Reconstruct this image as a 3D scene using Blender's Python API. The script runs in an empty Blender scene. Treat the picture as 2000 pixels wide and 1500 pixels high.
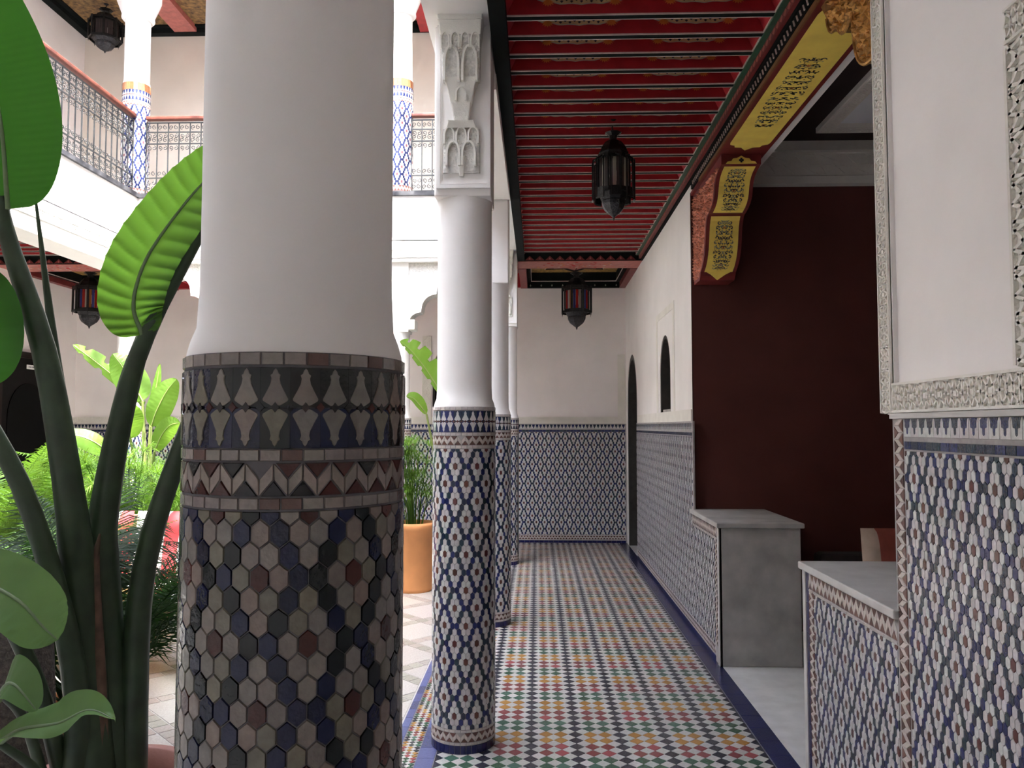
import bpy, math, random
from mathutils import Vector, Matrix
random.seed(7)
scene = bpy.context.scene
COL = scene.collection

# ------------------------------------------------------------------ camera
F_PX = 1560.0
EYE = Vector((0.0, 0.0, 1.45))
YAW, PITCH = 0.03144, 0.053155
cam = bpy.data.cameras.new('camera')
cam.sensor_width = 36.0
cam.sensor_fit = 'HORIZONTAL'
cam.lens = 36.0 * F_PX / 2000.0
cam.clip_start = 0.02
camo = bpy.data.objects.new('camera', cam)
COL.objects.link(camo)
camo.location = EYE
camo.rotation_euler = (math.pi / 2 + PITCH, 0, YAW)
scene.camera = camo
# ------------------------------------------------------------------ sky, sun, exposure
SUN_DIR = Vector((-0.26, 0.36, -1.0)).normalized()      # the way the light travels
w = bpy.data.worlds.new('sky')
scene.world = w
w.use_nodes = True
wn = w.node_tree
wn.nodes.clear()
sky = wn.nodes.new('ShaderNodeTexSky')
sky.sky_type = 'NISHITA'
sky.sun_disc = False
sky.sun_elevation = math.radians(68)
sky.sun_rotation = math.radians(155)
sky.air_density = 1.3
sky.dust_density = 2.0
bg = wn.nodes.new('ShaderNodeBackground')
bg.inputs['Strength'].default_value = 1.0
wo = wn.nodes.new('ShaderNodeOutputWorld')
hs = wn.nodes.new('ShaderNodeHueSaturation')
hs.inputs['Saturation'].default_value = 0.5
wn.links.new(sky.outputs[0], hs.inputs['Color'])
wn.links.new(hs.outputs[0], bg.inputs['Color'])
wn.links.new(bg.outputs[0], wo.inputs['Surface'])
sl = bpy.data.lights.new('sun', 'SUN')
sl.energy = 5.5
sl.angle = 0.009
sl.color = (1.0, 0.95, 0.87)
so = bpy.data.objects.new('sun', sl)
COL.objects.link(so)
so.location = (0, 0, 12)
so.rotation_euler = SUN_DIR.to_track_quat('-Z', 'Y').to_euler()
vs = scene.view_settings
vs.view_transform = 'Standard'
vs.look = 'None'
vs.gamma = 1.0
vs.exposure = 2.35
vs.use_curve_mapping = False
scene.cycles.max_bounces = 14
scene.cycles.diffuse_bounces = 8
scene.cycles.sample_clamp_indirect = 8.0

# ------------------------------------------------------------------ materials
MATS = {}
def M(name, col, rough=0.6, var=0.12, scale=14.0, bump=0.0, bscale=60.0, metal=0.0, spec=0.5, col2=None):
    if name in MATS:
        return MATS[name]
    m = bpy.data.materials.new(name)
    m.use_nodes = True
    nt = m.node_tree
    p = nt.nodes['Principled BSDF']
    p.inputs['Roughness'].default_value = rough
    p.inputs['Metallic'].default_value = metal
    p.inputs['Specular IOR Level'].default_value = spec
    geo = nt.nodes.new('ShaderNodeNewGeometry')
    nz = nt.nodes.new('ShaderNodeTexNoise')
    nz.inputs['Scale'].default_value = scale
    nz.inputs['Detail'].default_value = 5
    nt.links.new(geo.outputs['Position'], nz.inputs['Vector'])
    cr = nt.nodes.new('ShaderNodeValToRGB')
    c1 = [max(0, c * (1 - var)) for c in col]
    c2 = col2 if col2 else [min(1, c * (1 + var)) for c in col]
    cr.color_ramp.elements[0].position = 0.3
    cr.color_ramp.elements[1].position = 0.7
    cr.color_ramp.elements[0].color = (*c1, 1)
    cr.color_ramp.elements[1].color = (*c2, 1)
    nt.links.new(nz.outputs['Fac'], cr.inputs['Fac'])
    nt.links.new(cr.outputs['Color'], p.inputs['Base Color'])
    if bump > 0:
        n2 = nt.nodes.new('ShaderNodeTexNoise')
        n2.inputs['Scale'].default_value = bscale
        n2.inputs['Detail'].default_value = 4
        nt.links.new(geo.outputs['Position'], n2.inputs['Vector'])
        b = nt.nodes.new('ShaderNodeBump')
        b.inputs['Strength'].default_value = bump
        b.inputs['Distance'].default_value = 0.01
        nt.links.new(n2.outputs['Fac'], b.inputs['Height'])
        nt.links.new(b.outputs['Normal'], p.inputs['Normal'])
    MATS[name] = m
    return m

def tile_material():
    m = bpy.data.materials.new('glazed_tile')
    m.use_nodes = True
    nt = m.node_tree
    p = nt.nodes['Principled BSDF']
    at = nt.nodes.new('ShaderNodeAttribute')
    at.attribute_name = 'Col'
    geo = nt.nodes.new('ShaderNodeNewGeometry')
    nz = nt.nodes.new('ShaderNodeTexNoise')
    nz.inputs['Scale'].default_value = 90
    nz.inputs['Detail'].default_value = 5
    nt.links.new(geo.outputs['Position'], nz.inputs['Vector'])
    mr = nt.nodes.new('ShaderNodeMapRange')
    mr.inputs['From Min'].default_value = 0.25
    mr.inputs['From Max'].default_value = 0.75
    mr.inputs['To Min'].default_value = 0.82
    mr.inputs['To Max'].default_value = 1.1
    nt.links.new(nz.outputs['Fac'], mr.inputs['Value'])
    mx = nt.nodes.new('ShaderNodeVectorMath')
    mx.operation = 'SCALE'
    nt.links.new(at.outputs['Vector'], mx.inputs[0])
    nt.links.new(mr.outputs['Result'], mx.inputs['Scale'])
    nt.links.new(mx.outputs['Vector'], p.inputs['Base Color'])
    p.inputs['Roughness'].default_value = 0.17
    n2 = nt.nodes.new('ShaderNodeTexNoise')
    n2.inputs['Scale'].default_value = 130
    nt.links.new(geo.outputs['Position'], n2.inputs['Vector'])
    b = nt.nodes.new('ShaderNodeBump')
    b.inputs['Strength'].default_value = 0.25
    b.inputs['Distance'].default_value = 0.004
    nt.links.new(n2.outputs['Fac'], b.inputs['Height'])
    nt.links.new(b.outputs['Normal'], p.inputs['Normal'])
    return m
TILE = tile_material()

def leaf_material(name, c1, c2, trans, rough=0.4):
    m = bpy.data.materials.new(name)
    m.use_nodes = True
    nt = m.node_tree
    p = nt.nodes['Principled BSDF']
    p.inputs['Roughness'].default_value = rough
    geo = nt.nodes.new('ShaderNodeNewGeometry')
    nz = nt.nodes.new('ShaderNodeTexNoise')
    nz.inputs['Scale'].default_value = 9
    nt.links.new(geo.outputs['Position'], nz.inputs['Vector'])
    cr = nt.nodes.new('ShaderNodeValToRGB')
    cr.color_ramp.elements[0].position = 0.35
    cr.color_ramp.elements[1].position = 0.65
    cr.color_ramp.elements[0].color = (*c1, 1)
    cr.color_ramp.elements[1].color = (*c2, 1)
    nt.links.new(nz.outputs['Fac'], cr.inputs['Fac'])
    nt.links.new(cr.outputs['Color'], p.inputs['Base Color'])
    t = nt.nodes.new('ShaderNodeBsdfTranslucent')
    t.inputs['Color'].default_value = (*trans, 1)
    mix = nt.nodes.new('ShaderNodeMixShader')
    mix.inputs['Fac'].default_value = 0.5
    out = nt.nodes['Material Output']
    nt.links.new(p.outputs[0], mix.inputs[1])
    nt.links.new(t.outputs[0], mix.inputs[2])
    nt.links.new(mix.outputs[0], out.inputs['Surface'])
    return m

def glass_material(name, col):
    m = bpy.data.materials.new(name)
    m.use_nodes = True
    nt = m.node_tree
    p = nt.nodes['Principled BSDF']
    p.inputs['Base Color'].default_value = (*col, 1)
    p.inputs['Roughness'].default_value = 0.25
    t = nt.nodes.new('ShaderNodeBsdfTranslucent')
    t.inputs['Color'].default_value = (*col, 1)
    g = nt.nodes.new('ShaderNodeBsdfTransparent')
    g.inputs['Color'].default_value = (*col, 1)
    m1 = nt.nodes.new('ShaderNodeMixShader')
    m1.inputs['Fac'].default_value = 0.6
    m2 = nt.nodes.new('ShaderNodeMixShader')
    m2.inputs['Fac'].default_value = 0.35
    nt.links.new(p.outputs[0], m1.inputs[1])
    nt.links.new(t.outputs[0], m1.inputs[2])
    nt.links.new(m1.outputs[0], m2.inputs[1])
    nt.links.new(g.outputs[0], m2.inputs[2])
    nt.links.new(m2.outputs[0], nt.nodes['Material Output'].inputs['Surface'])
    return m

PLASTER = M('white_plaster', (0.86, 0.835, 0.81), 0.75, 0.04, 3, 0.05, 40)
STUCCO = M('carved_stucco', (0.80, 0.78, 0.72), 0.8, 0.05, 8, 0.25, 150)
PLASTER_X = PLASTER
PINK_PLASTER = M('warm_plaster', (0.86, 0.815, 0.80), 0.8, 0.04, 3, 0.05, 40)
BEIGE = M('beige_plaster', (0.72, 0.65, 0.57), 0.8, 0.04, 3)
GROUT = M('grout', (0.34, 0.32, 0.31), 0.9, 0.15, 40)
GROUT_D = M('dark_grout', (0.12, 0.115, 0.12), 0.9, 0.15, 40)
MARBLE = M('grey_marble', (0.40, 0.39, 0.37), 0.5, 0.22, 7, 0.08, 30)
MARBLE_L = M('pale_marble', (0.52, 0.51, 0.49), 0.4, 0.12, 9, 0.03, 30)
DRED = M('dark_red_plaster', (0.10, 0.025, 0.020), 0.85, 0.12, 4)
DARKCEIL = M('dark_ceiling_paint', (0.022, 0.010, 0.010), 0.8, 0.3, 2.2)
RED = M('red_painted_wood', (0.38, 0.020, 0.028), 0.42, 0.18, 12, 0.08, 40)
REDD = M('maroon_painted_wood', (0.17, 0.018, 0.018), 0.45, 0.2, 12, 0.05, 40)
BLACKW = M('black_green_paint', (0.005, 0.007, 0.007), 0.8, 0.3, 20, spec=0.12)
GREENP = M('dark_green_paint', (0.012, 0.07, 0.035), 0.45, 0.3, 25)
LINEW = M('cream_line_paint', (0.55, 0.46, 0.42), 0.5, 0.12, 30)
YELLOW = M('yellow_painted_wood', (0.95, 0.71, 0.14), 0.5, 0.1, 9)
CREAMY = M('pale_yellow_paint', (0.60, 0.46, 0.23), 0.5, 0.18, 25)
ORANGEP = M('orange_paint', (0.60, 0.20, 0.04), 0.5, 0.2, 25)
INK = M('dark_ink_paint', (0.03, 0.03, 0.05), 0.5, 0.3, 40)
GREYBLUE = M('grey_green_paint', (0.25, 0.27, 0.20), 0.5, 0.3, 40)
PINKB = M('rose_painted_wood', (0.42, 0.13, 0.11), 0.45, 0.2, 18)
GOLD = M('gilded_carving', (0.55, 0.30, 0.09), 0.32, 0.35, 30, 0.7, 60, 0.75)
ROSEGOLD = M('copper_carving', (0.62, 0.26, 0.17), 0.35, 0.4, 40, 0.8, 70, 0.6)
BROWN = M('brown_paint', (0.20, 0.09, 0.03), 0.5, 0.2, 20)
IRON = M('wrought_iron', (0.03, 0.032, 0.034), 0.5, 0.3, 30)
IRONL = M('black_lantern_metal', (0.018, 0.018, 0.018), 0.38, 0.4, 40, 0.4, 120, 0.6)
SILVER = M('pierced_lantern_metal', (0.05, 0.05, 0.055), 0.35, 0.5, 60, 0.8, 140, 0.7)
RAILW = M('red_brown_handrail', (0.15, 0.04, 0.025), 0.5, 0.2, 20)
COPING = M('mottled_grey_coping', (0.02, 0.02, 0.025), 0.6, 0.1, 9, spec=0.2, col2=(0.12, 0.12, 0.13))
BLACKD = M('black_door_wood', (0.005, 0.004, 0.004), 0.7, 0.3, 20, spec=0.15)
DGREY = M('dark_arch_wood', (0.03, 0.027, 0.024), 0.5, 0.3, 20)
TERRA = M('terracotta', (0.66, 0.29, 0.11), 0.75, 0.1, 6, 0.1, 60)
TERRAD = M('dark_terracotta', (0.20, 0.08, 0.06), 0.75, 0.15, 6, 0.1, 60)
SOIL = M('soil', (0.03, 0.02, 0.015), 0.95, 0.4, 60, 0.6, 80)
STEMD = M('dark_green_stem', (0.028, 0.05, 0.022), 0.45, 0.35, 22)
STEMB = M('brown_green_stem', (0.05, 0.05, 0.03), 0.6, 0.4, 25)
TRUNK = M('hairy_palm_trunk', (0.05, 0.04, 0.032), 0.95, 0.5, 60, 1.0, 120)
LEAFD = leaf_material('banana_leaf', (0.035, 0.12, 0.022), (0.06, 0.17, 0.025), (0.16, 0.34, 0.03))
LEAFS = leaf_material('shaded_banana_leaf', (0.012, 0.055, 0.007), (0.020, 0.075, 0.008), (0.030, 0.12, 0.008))  # shaded copy of the banana leaf: its missing backlight is put into the colour
LEAFG = leaf_material('pale_banana_leaf', (0.10, 0.19, 0.08), (0.14, 0.25, 0.10), (0.16, 0.30, 0.06))
LEAFL = leaf_material('light_banana_leaf', (0.11, 0.24, 0.03), (0.17, 0.32, 0.06), (0.20, 0.36, 0.04))
RIBD = M('dull_midrib', (0.13, 0.19, 0.09), 0.5, 0.15, 20)
RIB = M('leaf_midrib', (0.30, 0.36, 0.12), 0.5, 0.15, 20)
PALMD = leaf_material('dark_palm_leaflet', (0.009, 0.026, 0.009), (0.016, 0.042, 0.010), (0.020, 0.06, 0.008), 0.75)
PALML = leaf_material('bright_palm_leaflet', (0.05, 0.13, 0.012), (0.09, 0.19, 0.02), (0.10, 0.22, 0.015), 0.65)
PALMM = leaf_material('mid_palm_leaflet', (0.04, 0.10, 0.02), (0.06, 0.14, 0.025), (0.07, 0.16, 0.02), 0.7)
PAPY = leaf_material('papyrus_blade', (0.07, 0.17, 0.014), (0.12, 0.24, 0.03), (0.14, 0.26, 0.02), 0.65)
CUSHW = M('white_fabric', (0.75, 0.73, 0.72), 0.9, 0.05, 20)
CUSHR = M('red_fabric', (0.50, 0.045, 0.05), 0.9, 0.1, 20)
CUSHM = M('maroon_fabric', (0.25, 0.055, 0.04), 0.9, 0.1, 20)
DARKF = M('dark_fabric', (0.02, 0.012, 0.012), 0.9, 0.2, 20)
UPCEIL = M('gold_brown_ceiling_paint', (0.07, 0.035, 0.02), 0.6, 0.3, 22, col2=(0.34, 0.2, 0.07))
CUSHB = M('beige_fabric', (0.38, 0.29, 0.24), 0.9, 0.1, 20)
WOOD = M('pergola_wood', (0.25, 0.16, 0.10), 0.7, 0.2, 12)
GLASSES = [glass_material('red_glass', (0.60, 0.05, 0.04)), glass_material('clear_glass', (0.75, 0.70, 0.60)),
           glass_material('amber_glass', (0.75, 0.30, 0.10)), glass_material('blue_glass', (0.10, 0.12, 0.45))]

# ------------------------------------------------------------------ mesh builder
class MB:
    def __init__(s):
        s.v, s.f, s.m, s.c = [], [], [], []
        s.smooth = False
    def face(s, pts, mi=0, col=None):
        b = len(s.v)
        s.v += [tuple(p) for p in pts]
        s.f.append(tuple(range(b, b + len(pts))))
        s.m.append(mi)
        s.c.append(col)
    def grid(s, rows, mi=0, closed=False):
        n, k, b = len(rows), len(rows[0]), len(s.v)
        for r in rows:
            s.v += [tuple(p) for p in r]
        for i in range(n - 1):
            for j in range(k if closed else k - 1):
                j2 = (j + 1) % k
                s.f.append((b + i * k + j, b + i * k + j2, b + (i + 1) * k + j2, b + (i + 1) * k + j))
                s.m.append(mi)
                s.c.append(None)
    def box(s, x0, x1, y0, y1, z0, z1, mi=0):
        b = len(s.v)
        s.v += [(x, y, z) for x in (x0, x1) for y in (y0, y1) for z in (z0, z1)]
        for q in ((0, 1, 3, 2), (4, 6, 7, 5), (0, 4, 5, 1), (2, 3, 7, 6), (0, 2, 6, 4), (1, 5, 7, 3)):
            s.f.append(tuple(b + i for i in q))
            s.m.append(mi)
            s.c.append(None)
        return s
    def tube(s, pts, rad, n=8, mi=0, cap=True):
        pts = [Vector(p) for p in pts]
        rows = []
        up = Vector((0.3, 0.2, 1)).normalized()
        for i, p in enumerate(pts):
            d = (pts[min(i + 1, len(pts) - 1)] - pts[max(i - 1, 0)])
            d = d.normalized() if d.length > 1e-9 else Vector((0, 0, 1))
            a = d.cross(up)
            if a.length < 0.05:
                a = d.cross(Vector((1, 0, 0)))
            a.normalize()
            bb = d.cross(a)
            r = rad[i] if isinstance(rad, (list, tuple)) else rad
            rows.append([p + (a * math.cos(2 * math.pi * k / n) + bb * math.sin(2 * math.pi * k / n)) * r for k in range(n)])
        s.grid(rows, mi, True)
        if cap:
            s.face(rows[0], mi)
            s.face(rows[-1][::-1], mi)
        return s
    def lathe(s, prof, n=32, cx=0, cy=0, mi=0, a0=0.0):
        rows = [[(cx + r * math.cos(a0 + 2 * math.pi * k / n), cy + r * math.sin(a0 + 2 * math.pi * k / n), z) for k in range(n)] for r, z in prof]
        s.grid(rows, mi, True)
        if prof[0][0] > 1e-4:
            s.face(rows[0][::-1], mi)
        if prof[-1][0] > 1e-4:
            s.face(rows[-1], mi)
        return s
    def prism(s, poly, fn, h0, h1, mi=0):
        """poly in 2D, fn(u, v, h) gives the 3D point"""
        a = [fn(u, v, h0) for u, v in poly]
        b = [fn(u, v, h1) for u, v in poly]
        n = len(poly)
        s.face(b, mi)
        s.face(a[::-1], mi)
        for i in range(n):
            j = (i + 1) % n
            s.face([a[i], a[j], b[j], b[i]], mi)
        return s
    def mesh(s, name, mats):
        me = bpy.data.meshes.new(name)
        me.from_pydata(s.v, [], s.f)
        for m in mats:
            me.materials.append(m)
        if len(mats) > 1:
            me.polygons.foreach_set('material_index', s.m)
        if any(c is not None for c in s.c):
            at = me.color_attributes.new('Col', 'FLOAT_COLOR', 'CORNER')
            buf = []
            for f, c in zip(s.f, s.c):
                buf += [c[0], c[1], c[2], 1.0] * len(f)
            at.data.foreach_set('color', buf)
        if s.smooth:
            me.polygons.foreach_set('use_smooth', [True] * len(s.f))
        me.update()
        return me

def setpar(o, parent):
    if parent is not None:
        o.parent = parent
        p, loc = parent, Vector((0, 0, 0))
        while p is not None:
            loc += p.location
            p = None
        o.matrix_parent_inverse = Matrix.Translation(-parent.location) if parent.type == 'EMPTY' and not parent.get('_local') else Matrix.Identity(4)

def obj(name, mb, mats, parent=None, smooth=False):
    if not isinstance(mats, (list, tuple)):
        mats = [mats]
    if smooth:
        mb.smooth = True
    o = bpy.data.objects.new(name, mb.mesh(name, mats))
    COL.objects.link(o)
    setpar(o, parent)
    return o
def tag(o, label, cat, group=None):
    o['label'] = label
    o['category'] = cat
    if group:
        o['group'] = group
    return o
def struct(o, label=None):
    o['kind'] = 'structure'
    if label:
        o['label'] = label
    return o
def empty(name, loc, label, cat, group=None, local=False):
    o = bpy.data.objects.new(name, None)
    o.empty_display_size = 0.1
    COL.objects.link(o)
    o.location = loc
    tag(o, label, cat, group)
    if local:
        o['_local'] = 1
    return o
def copy_tree(o, parent=None):
    c = o.copy()
    COL.objects.link(c)
    c.parent = parent
    if parent is not None:
        c.matrix_parent_inverse = o.matrix_parent_inverse.copy()
    for ch in list(o.children):
        copy_tree(ch, c)
    return c
def box(name, x0, x1, y0, y1, z0, z1, mat, parent=None):
    return obj(name, MB().box(x0, x1, y0, y1, z0, z1), mat, parent)
def soft(o, wdt=0.01, seg=2):
    b = o.modifiers.new('bevel', 'BEVEL')
    b.width = wdt
    b.segments = seg
    b.limit_method = 'ANGLE'
    return o

# ------------------------------------------------------------------ tile system
class Plane:
    def __init__(s, o, u, v):
        s.o, s.u, s.v = Vector(o), Vector(u), Vector(v)
        s.n = s.u.cross(s.v)
        s.key = 'p'
    def map(s, u, v, h):
        return s.o + s.u * u + s.v * v + s.n * h
    def local(s, du, dv, h):
        return (du, dv, h)
    def normal(s, u, v):
        return s.n
    def matrix(s, u, v):
        m = Matrix((s.u, s.v, s.n)).transposed().to_4x4()
        m.translation = s.map(u, v, 0)
        return m
class Cyl:
    def __init__(s, cx, cy, R):
        s.cx, s.cy, s.R = cx, cy, R
        s.key = 'c%.4f' % R
    def map(s, u, v, h):
        a = u / s.R
        return Vector((s.cx + (s.R + h) * math.sin(a), s.cy - (s.R + h) * math.cos(a), v))
    def local(s, du, dv, h):
        a = du / s.R
        return ((s.R + h) * math.sin(a), -(s.R + h) * math.cos(a), dv)
    def normal(s, u, v):
        a = u / s.R
        return Vector((math.sin(a), -math.cos(a), 0))
    def matrix(s, u, v):
        m = Matrix.Rotation(u / s.R, 4, 'Z')
        m.translation = Vector((s.cx, s.cy, v))
        return m

def vary(base, n, amt, hue=0.03):
    out = []
    for _ in range(n):
        k = 1 + random.uniform(-amt, amt)
        out.append(tuple(max(0.002, min(0.95, c * k * (1 + random.uniform(-hue, hue)))) for c in base))
    return out
PAL = {
    'std': {'W': vary((0.56, 0.55, 0.545), 6, 0.10), 'B': vary((0.018, 0.026, 0.105), 4, 0.3, 0.1) + vary((0.020, 0.034, 0.060), 4, 0.3, 0.15),
            'R': vary((0.105, 0.036, 0.028), 4, 0.3, 0.15), 'S': vary((0.55, 0.51, 0.48), 5, 0.10), 'Z': vary((0.56, 0.50, 0.46), 5, 0.08),
            'T': vary((0.12, 0.058, 0.048), 4, 0.3), 'D': vary((0.10, 0.03, 0.03), 3, 0.4), 'K': vary((0.014, 0.016, 0.09), 4, 0.3)},
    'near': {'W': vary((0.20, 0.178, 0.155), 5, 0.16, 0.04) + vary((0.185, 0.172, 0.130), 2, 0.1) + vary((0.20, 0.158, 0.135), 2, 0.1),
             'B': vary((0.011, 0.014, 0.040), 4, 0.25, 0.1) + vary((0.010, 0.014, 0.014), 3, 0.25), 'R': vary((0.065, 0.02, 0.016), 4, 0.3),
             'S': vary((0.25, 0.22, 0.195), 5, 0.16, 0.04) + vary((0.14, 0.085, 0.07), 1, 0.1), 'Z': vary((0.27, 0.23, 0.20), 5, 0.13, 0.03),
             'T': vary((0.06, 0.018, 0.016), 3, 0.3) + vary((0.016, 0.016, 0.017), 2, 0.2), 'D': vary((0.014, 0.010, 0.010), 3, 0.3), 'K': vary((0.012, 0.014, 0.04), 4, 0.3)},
    'floor': {'W': vary((0.42, 0.405, 0.385), 6, 0.08), 'K': vary((0.030, 0.030, 0.045), 5, 0.35), 'G': vary((0.045, 0.095, 0.065), 4, 0.3, 0.1),
              'Y': vary((0.33, 0.17, 0.045), 4, 0.2, 0.06), 'P': vary((0.21, 0.050, 0.050), 4, 0.25, 0.08), 'B': vary((0.013, 0.017, 0.072), 4, 0.25),
              'L': vary((0.075, 0.085, 0.19), 4, 0.25)},
    'yard': {'W': vary((0.42, 0.40, 0.375), 6, 0.06), 'S': vary((0.33, 0.30, 0.28), 6, 0.12, 0.05)},
}
def inset(poly, d):
    n = len(poly)
    out = []
    for i in range(n):
        p0, p1, p2 = poly[i - 1], poly[i], poly[(i + 1) % n]
        def nrm(a, b):
            dx, dy = b[0] - a[0], b[1] - a[1]
            l = math.hypot(dx, dy) or 1e-9
            return (-dy / l, dx / l)
        n1, n2 = nrm(p0, p1), nrm(p1, p2)
        k = 1 + n1[0] * n2[0] + n1[1] * n2[1]
        k = max(k, 0.35)
        out.append((p1[0] + d * (n1[0] + n2[0]) / k, p1[1] + d * (n1[1] + n2[1]) / k))
    return out
def clip(poly, u0, u1, v0, v1):
    for ax, lim, sg in ((0, u0, 1), (0, u1, -1), (1, v0, 1), (1, v1, -1)):
        out = []
        for i in range(len(poly)):
            a, b = poly[i - 1], poly[i]
            da, db = (a[ax] - lim) * sg, (b[ax] - lim) * sg
            if (da < 0) != (db < 0):
                t = da / (da - db)
                out.append((a[0] + t * (b[0] - a[0]), a[1] + t * (b[1] - a[1])))
            if db >= 0:
                out.append(b)
        poly = out
        if len(poly) < 3:
            return []
    return poly
def area(poly):
    return 0.5 * sum(poly[i - 1][0] * poly[i][1] - poly[i][0] * poly[i - 1][1] for i in range(len(poly)))

def hexes(u0, u1, v0, v1, hw, rp, n_u=None, uo=0.0, vtop=None):
    """flower lattice of long hexagons: red heart, eight white petals, blue chains"""
    out = []
    p = hw * 0.40
    hh = rp / 2 + p / 2
    base = [(0, -hh), (hw / 2, -hh + p), (hw / 2, hh - p), (0, hh), (-hw / 2, hh - p), (-hw / 2, -hh + p)]
    vt = v1 if vtop is None else vtop
    rows = int((vt - v0) / rp) + 2
    cols = n_u if n_u else int((u1 - u0) / hw) + 2
    for r in range(-1, rows):
        for c in range(0 if n_u else -1, cols):
            x = c + (0.5 if r % 2 else 0.0)
            cu, cv = u0 + uo + x * hw, vt - r * rp
            X2 = int(round(2 * x)) % 10
            R6 = r % 6
            def inflower(dx2, dr):
                return (dr == 0 and abs(dx2) == 2) or (abs(dr) == 1 and abs(dx2) == 1) or (abs(dr) == 2 and dx2 == 0)
            k = 'B'
            for fx2, fr in ((0, 0), (10, 0), (5, 3), (5, -3), (0, 6), (10, 6), (-5, 3), (15, 3)):
                dx2, dr = X2 - fx2, R6 - fr
                if dx2 == 0 and dr == 0:
                    k = 'R'
                elif inflower(dx2, dr):
                    k = 'W'
            if cv - hh >= v0 - 1e-6 and cv + hh <= v1 + 1e-6 and (n_u or (cu - hw / 2 >= u0 - 1e-6 and cu + hw / 2 <= u1 + 1e-6)):
                out.append(('hexagon_tile', base, cu, cv, k))
            else:
                q = clip([(a + cu, b + cv) for a, b in base], -1e9 if n_u else u0, 1e9 if n_u else u1, v0, v1)
                if q and area(q) > 2e-5:
                    out.append(('cut_hexagon_tile', [(a - cu, b - cv) for a, b in q], cu, cv, k))
    return out
def squares(u0, u1, v0, v1, n, k='S', name='border_tile'):
    wd, hv = (u1 - u0) / n, (v1 - v0) / 2
    b = [(-wd / 2, -hv), (wd / 2, -hv), (wd / 2, hv), (-wd / 2, hv)]
    return [(name, b, u0 + (i + 0.5) * wd, (v0 + v1) / 2, k) for i in range(n)]
def zigzag(u0, u1, v0, v1, n, vert=False):
    """pale chevron ribbon between dark triangles; vert runs it up the wall"""
    L = (v1 - v0) if vert else (u1 - u0)
    Hh = (u1 - u0) if vert else (v1 - v0)
    q, wv = L / n, Hh * 0.52
    a = Hh / 2 - wv / 2
    e = q * 0.02
    up = [(-q / 4, -a - wv / 2), (q / 4, a - wv / 2), (q / 4, a + wv / 2), (-q / 4, -a + wv / 2)]
    dn = [(-q / 4, a - wv / 2), (q / 4, -a - wv / 2), (q / 4, -a + wv / 2), (-q / 4, a + wv / 2)]
    k = (Hh - wv) / (2 * a) * q / 2 if a > 0 else q / 2
    tt = [(0, -Hh / 2 + wv), (q / 2 - e, Hh / 2), (-q / 2 + e, Hh / 2)]
    tb = [(-q / 2 + e, -Hh / 2), (q / 2 - e, -Hh / 2), (0, Hh / 2 - wv)]
    def sw(p):
        return [(-b, a_) for a_, b in p]
    out = []
    for i in range(n):
        s0 = i * q
        for nm, pl, ds, kk in (('chevron_tile', up, q / 4, 'Z'), ('chevron_tile', dn, 3 * q / 4, 'Z'), ('triangle_tile', tt, 0 if i else None, 'T'), ('triangle_tile', tb, q / 2, 'T')):
            if ds is None:
                continue
            if vert:
                out.append((nm, sw(pl), (u0 + u1) / 2, v0 + s0 + ds, kk))
            else:
                out.append((nm, pl, u0 + s0 + ds, (v0 + v1) / 2, kk))
    return out
FIN = [(0.0, 0.99), (0.09, 0.92), (0.13, 0.84), (0.21, 0.80), (0.17, 0.70), (0.20, 0.58), (0.32, 0.40), (0.46, 0.21), (0.44, 0.14), (0.26, 0.06), (0.16, 0.02)]
def finials(u0, u1, v0, v1, n):
    """white finials mirrored about a row of small diamonds on blue"""
    p, h, vm = (u1 - u0) / n, (v1 - v0) / 2, (v0 + v1) / 2
    upw = [(x * p, y * h) for x, y in FIN]
    upw = [(-x, y) for x, y in upw[1:]] + upw[::-1]
    dnw = [(-x, -y) for x, y in upw]
    e = 0.0012
    bl = [(-p / 2 - e, -h / 2 - e), (p / 2 + e, -h / 2 - e), (p / 2 + e, h / 2), (-p / 2 - e, h / 2)]
    di = [(0, -h * 0.17), (p * 0.19, 0), (0, h * 0.17), (-p * 0.19, 0)]
    out = []
    for i in range(n):
        c = u0 + (i + 0.5) * p
        out += [('blue_tile', bl, c, vm + h / 2, 'B', 0), ('blue_tile', bl, c, vm - h / 2, 'B', 0),
                ('finial_tile', upw, c, vm, 'W', 1), ('finial_tile', dnw, c, vm, 'W', 1),
                ('diamond_tile', di, c, vm, 'D', 2), ('diamond_tile', di, c + p / 2, vm, 'T', 2)]
    return out
def merlons(u0, u1, v0, v1, n):
    """blue stepped pendants on white along the top of a dado"""
    p, h = (u1 - u0) / n, v1 - v0
    s = [(-0.46, 0), (-0.36, -0.22), (-0.34, -0.55), (-0.15, -0.60), (-0.13, -0.90), (0, -1.0), (0.13, -0.90), (0.15, -0.60), (0.34, -0.55), (0.36, -0.22), (0.46, 0)]
    b = [(x * p, y * h * 0.88 + h / 2) for x, y in s]
    wt = [(-p / 2, -h / 2), (p / 2, -h / 2), (p / 2, h / 2), (-p / 2, h / 2)]
    out = []
    for i in range(n):
        c = u0 + (i + 0.5) * p
        out += [('white_tile', wt, c, (v0 + v1) / 2, 'W', 0), ('pendant_tile', b, c, (v0 + v1) / 2, 'B', 1)]
    return out

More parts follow.
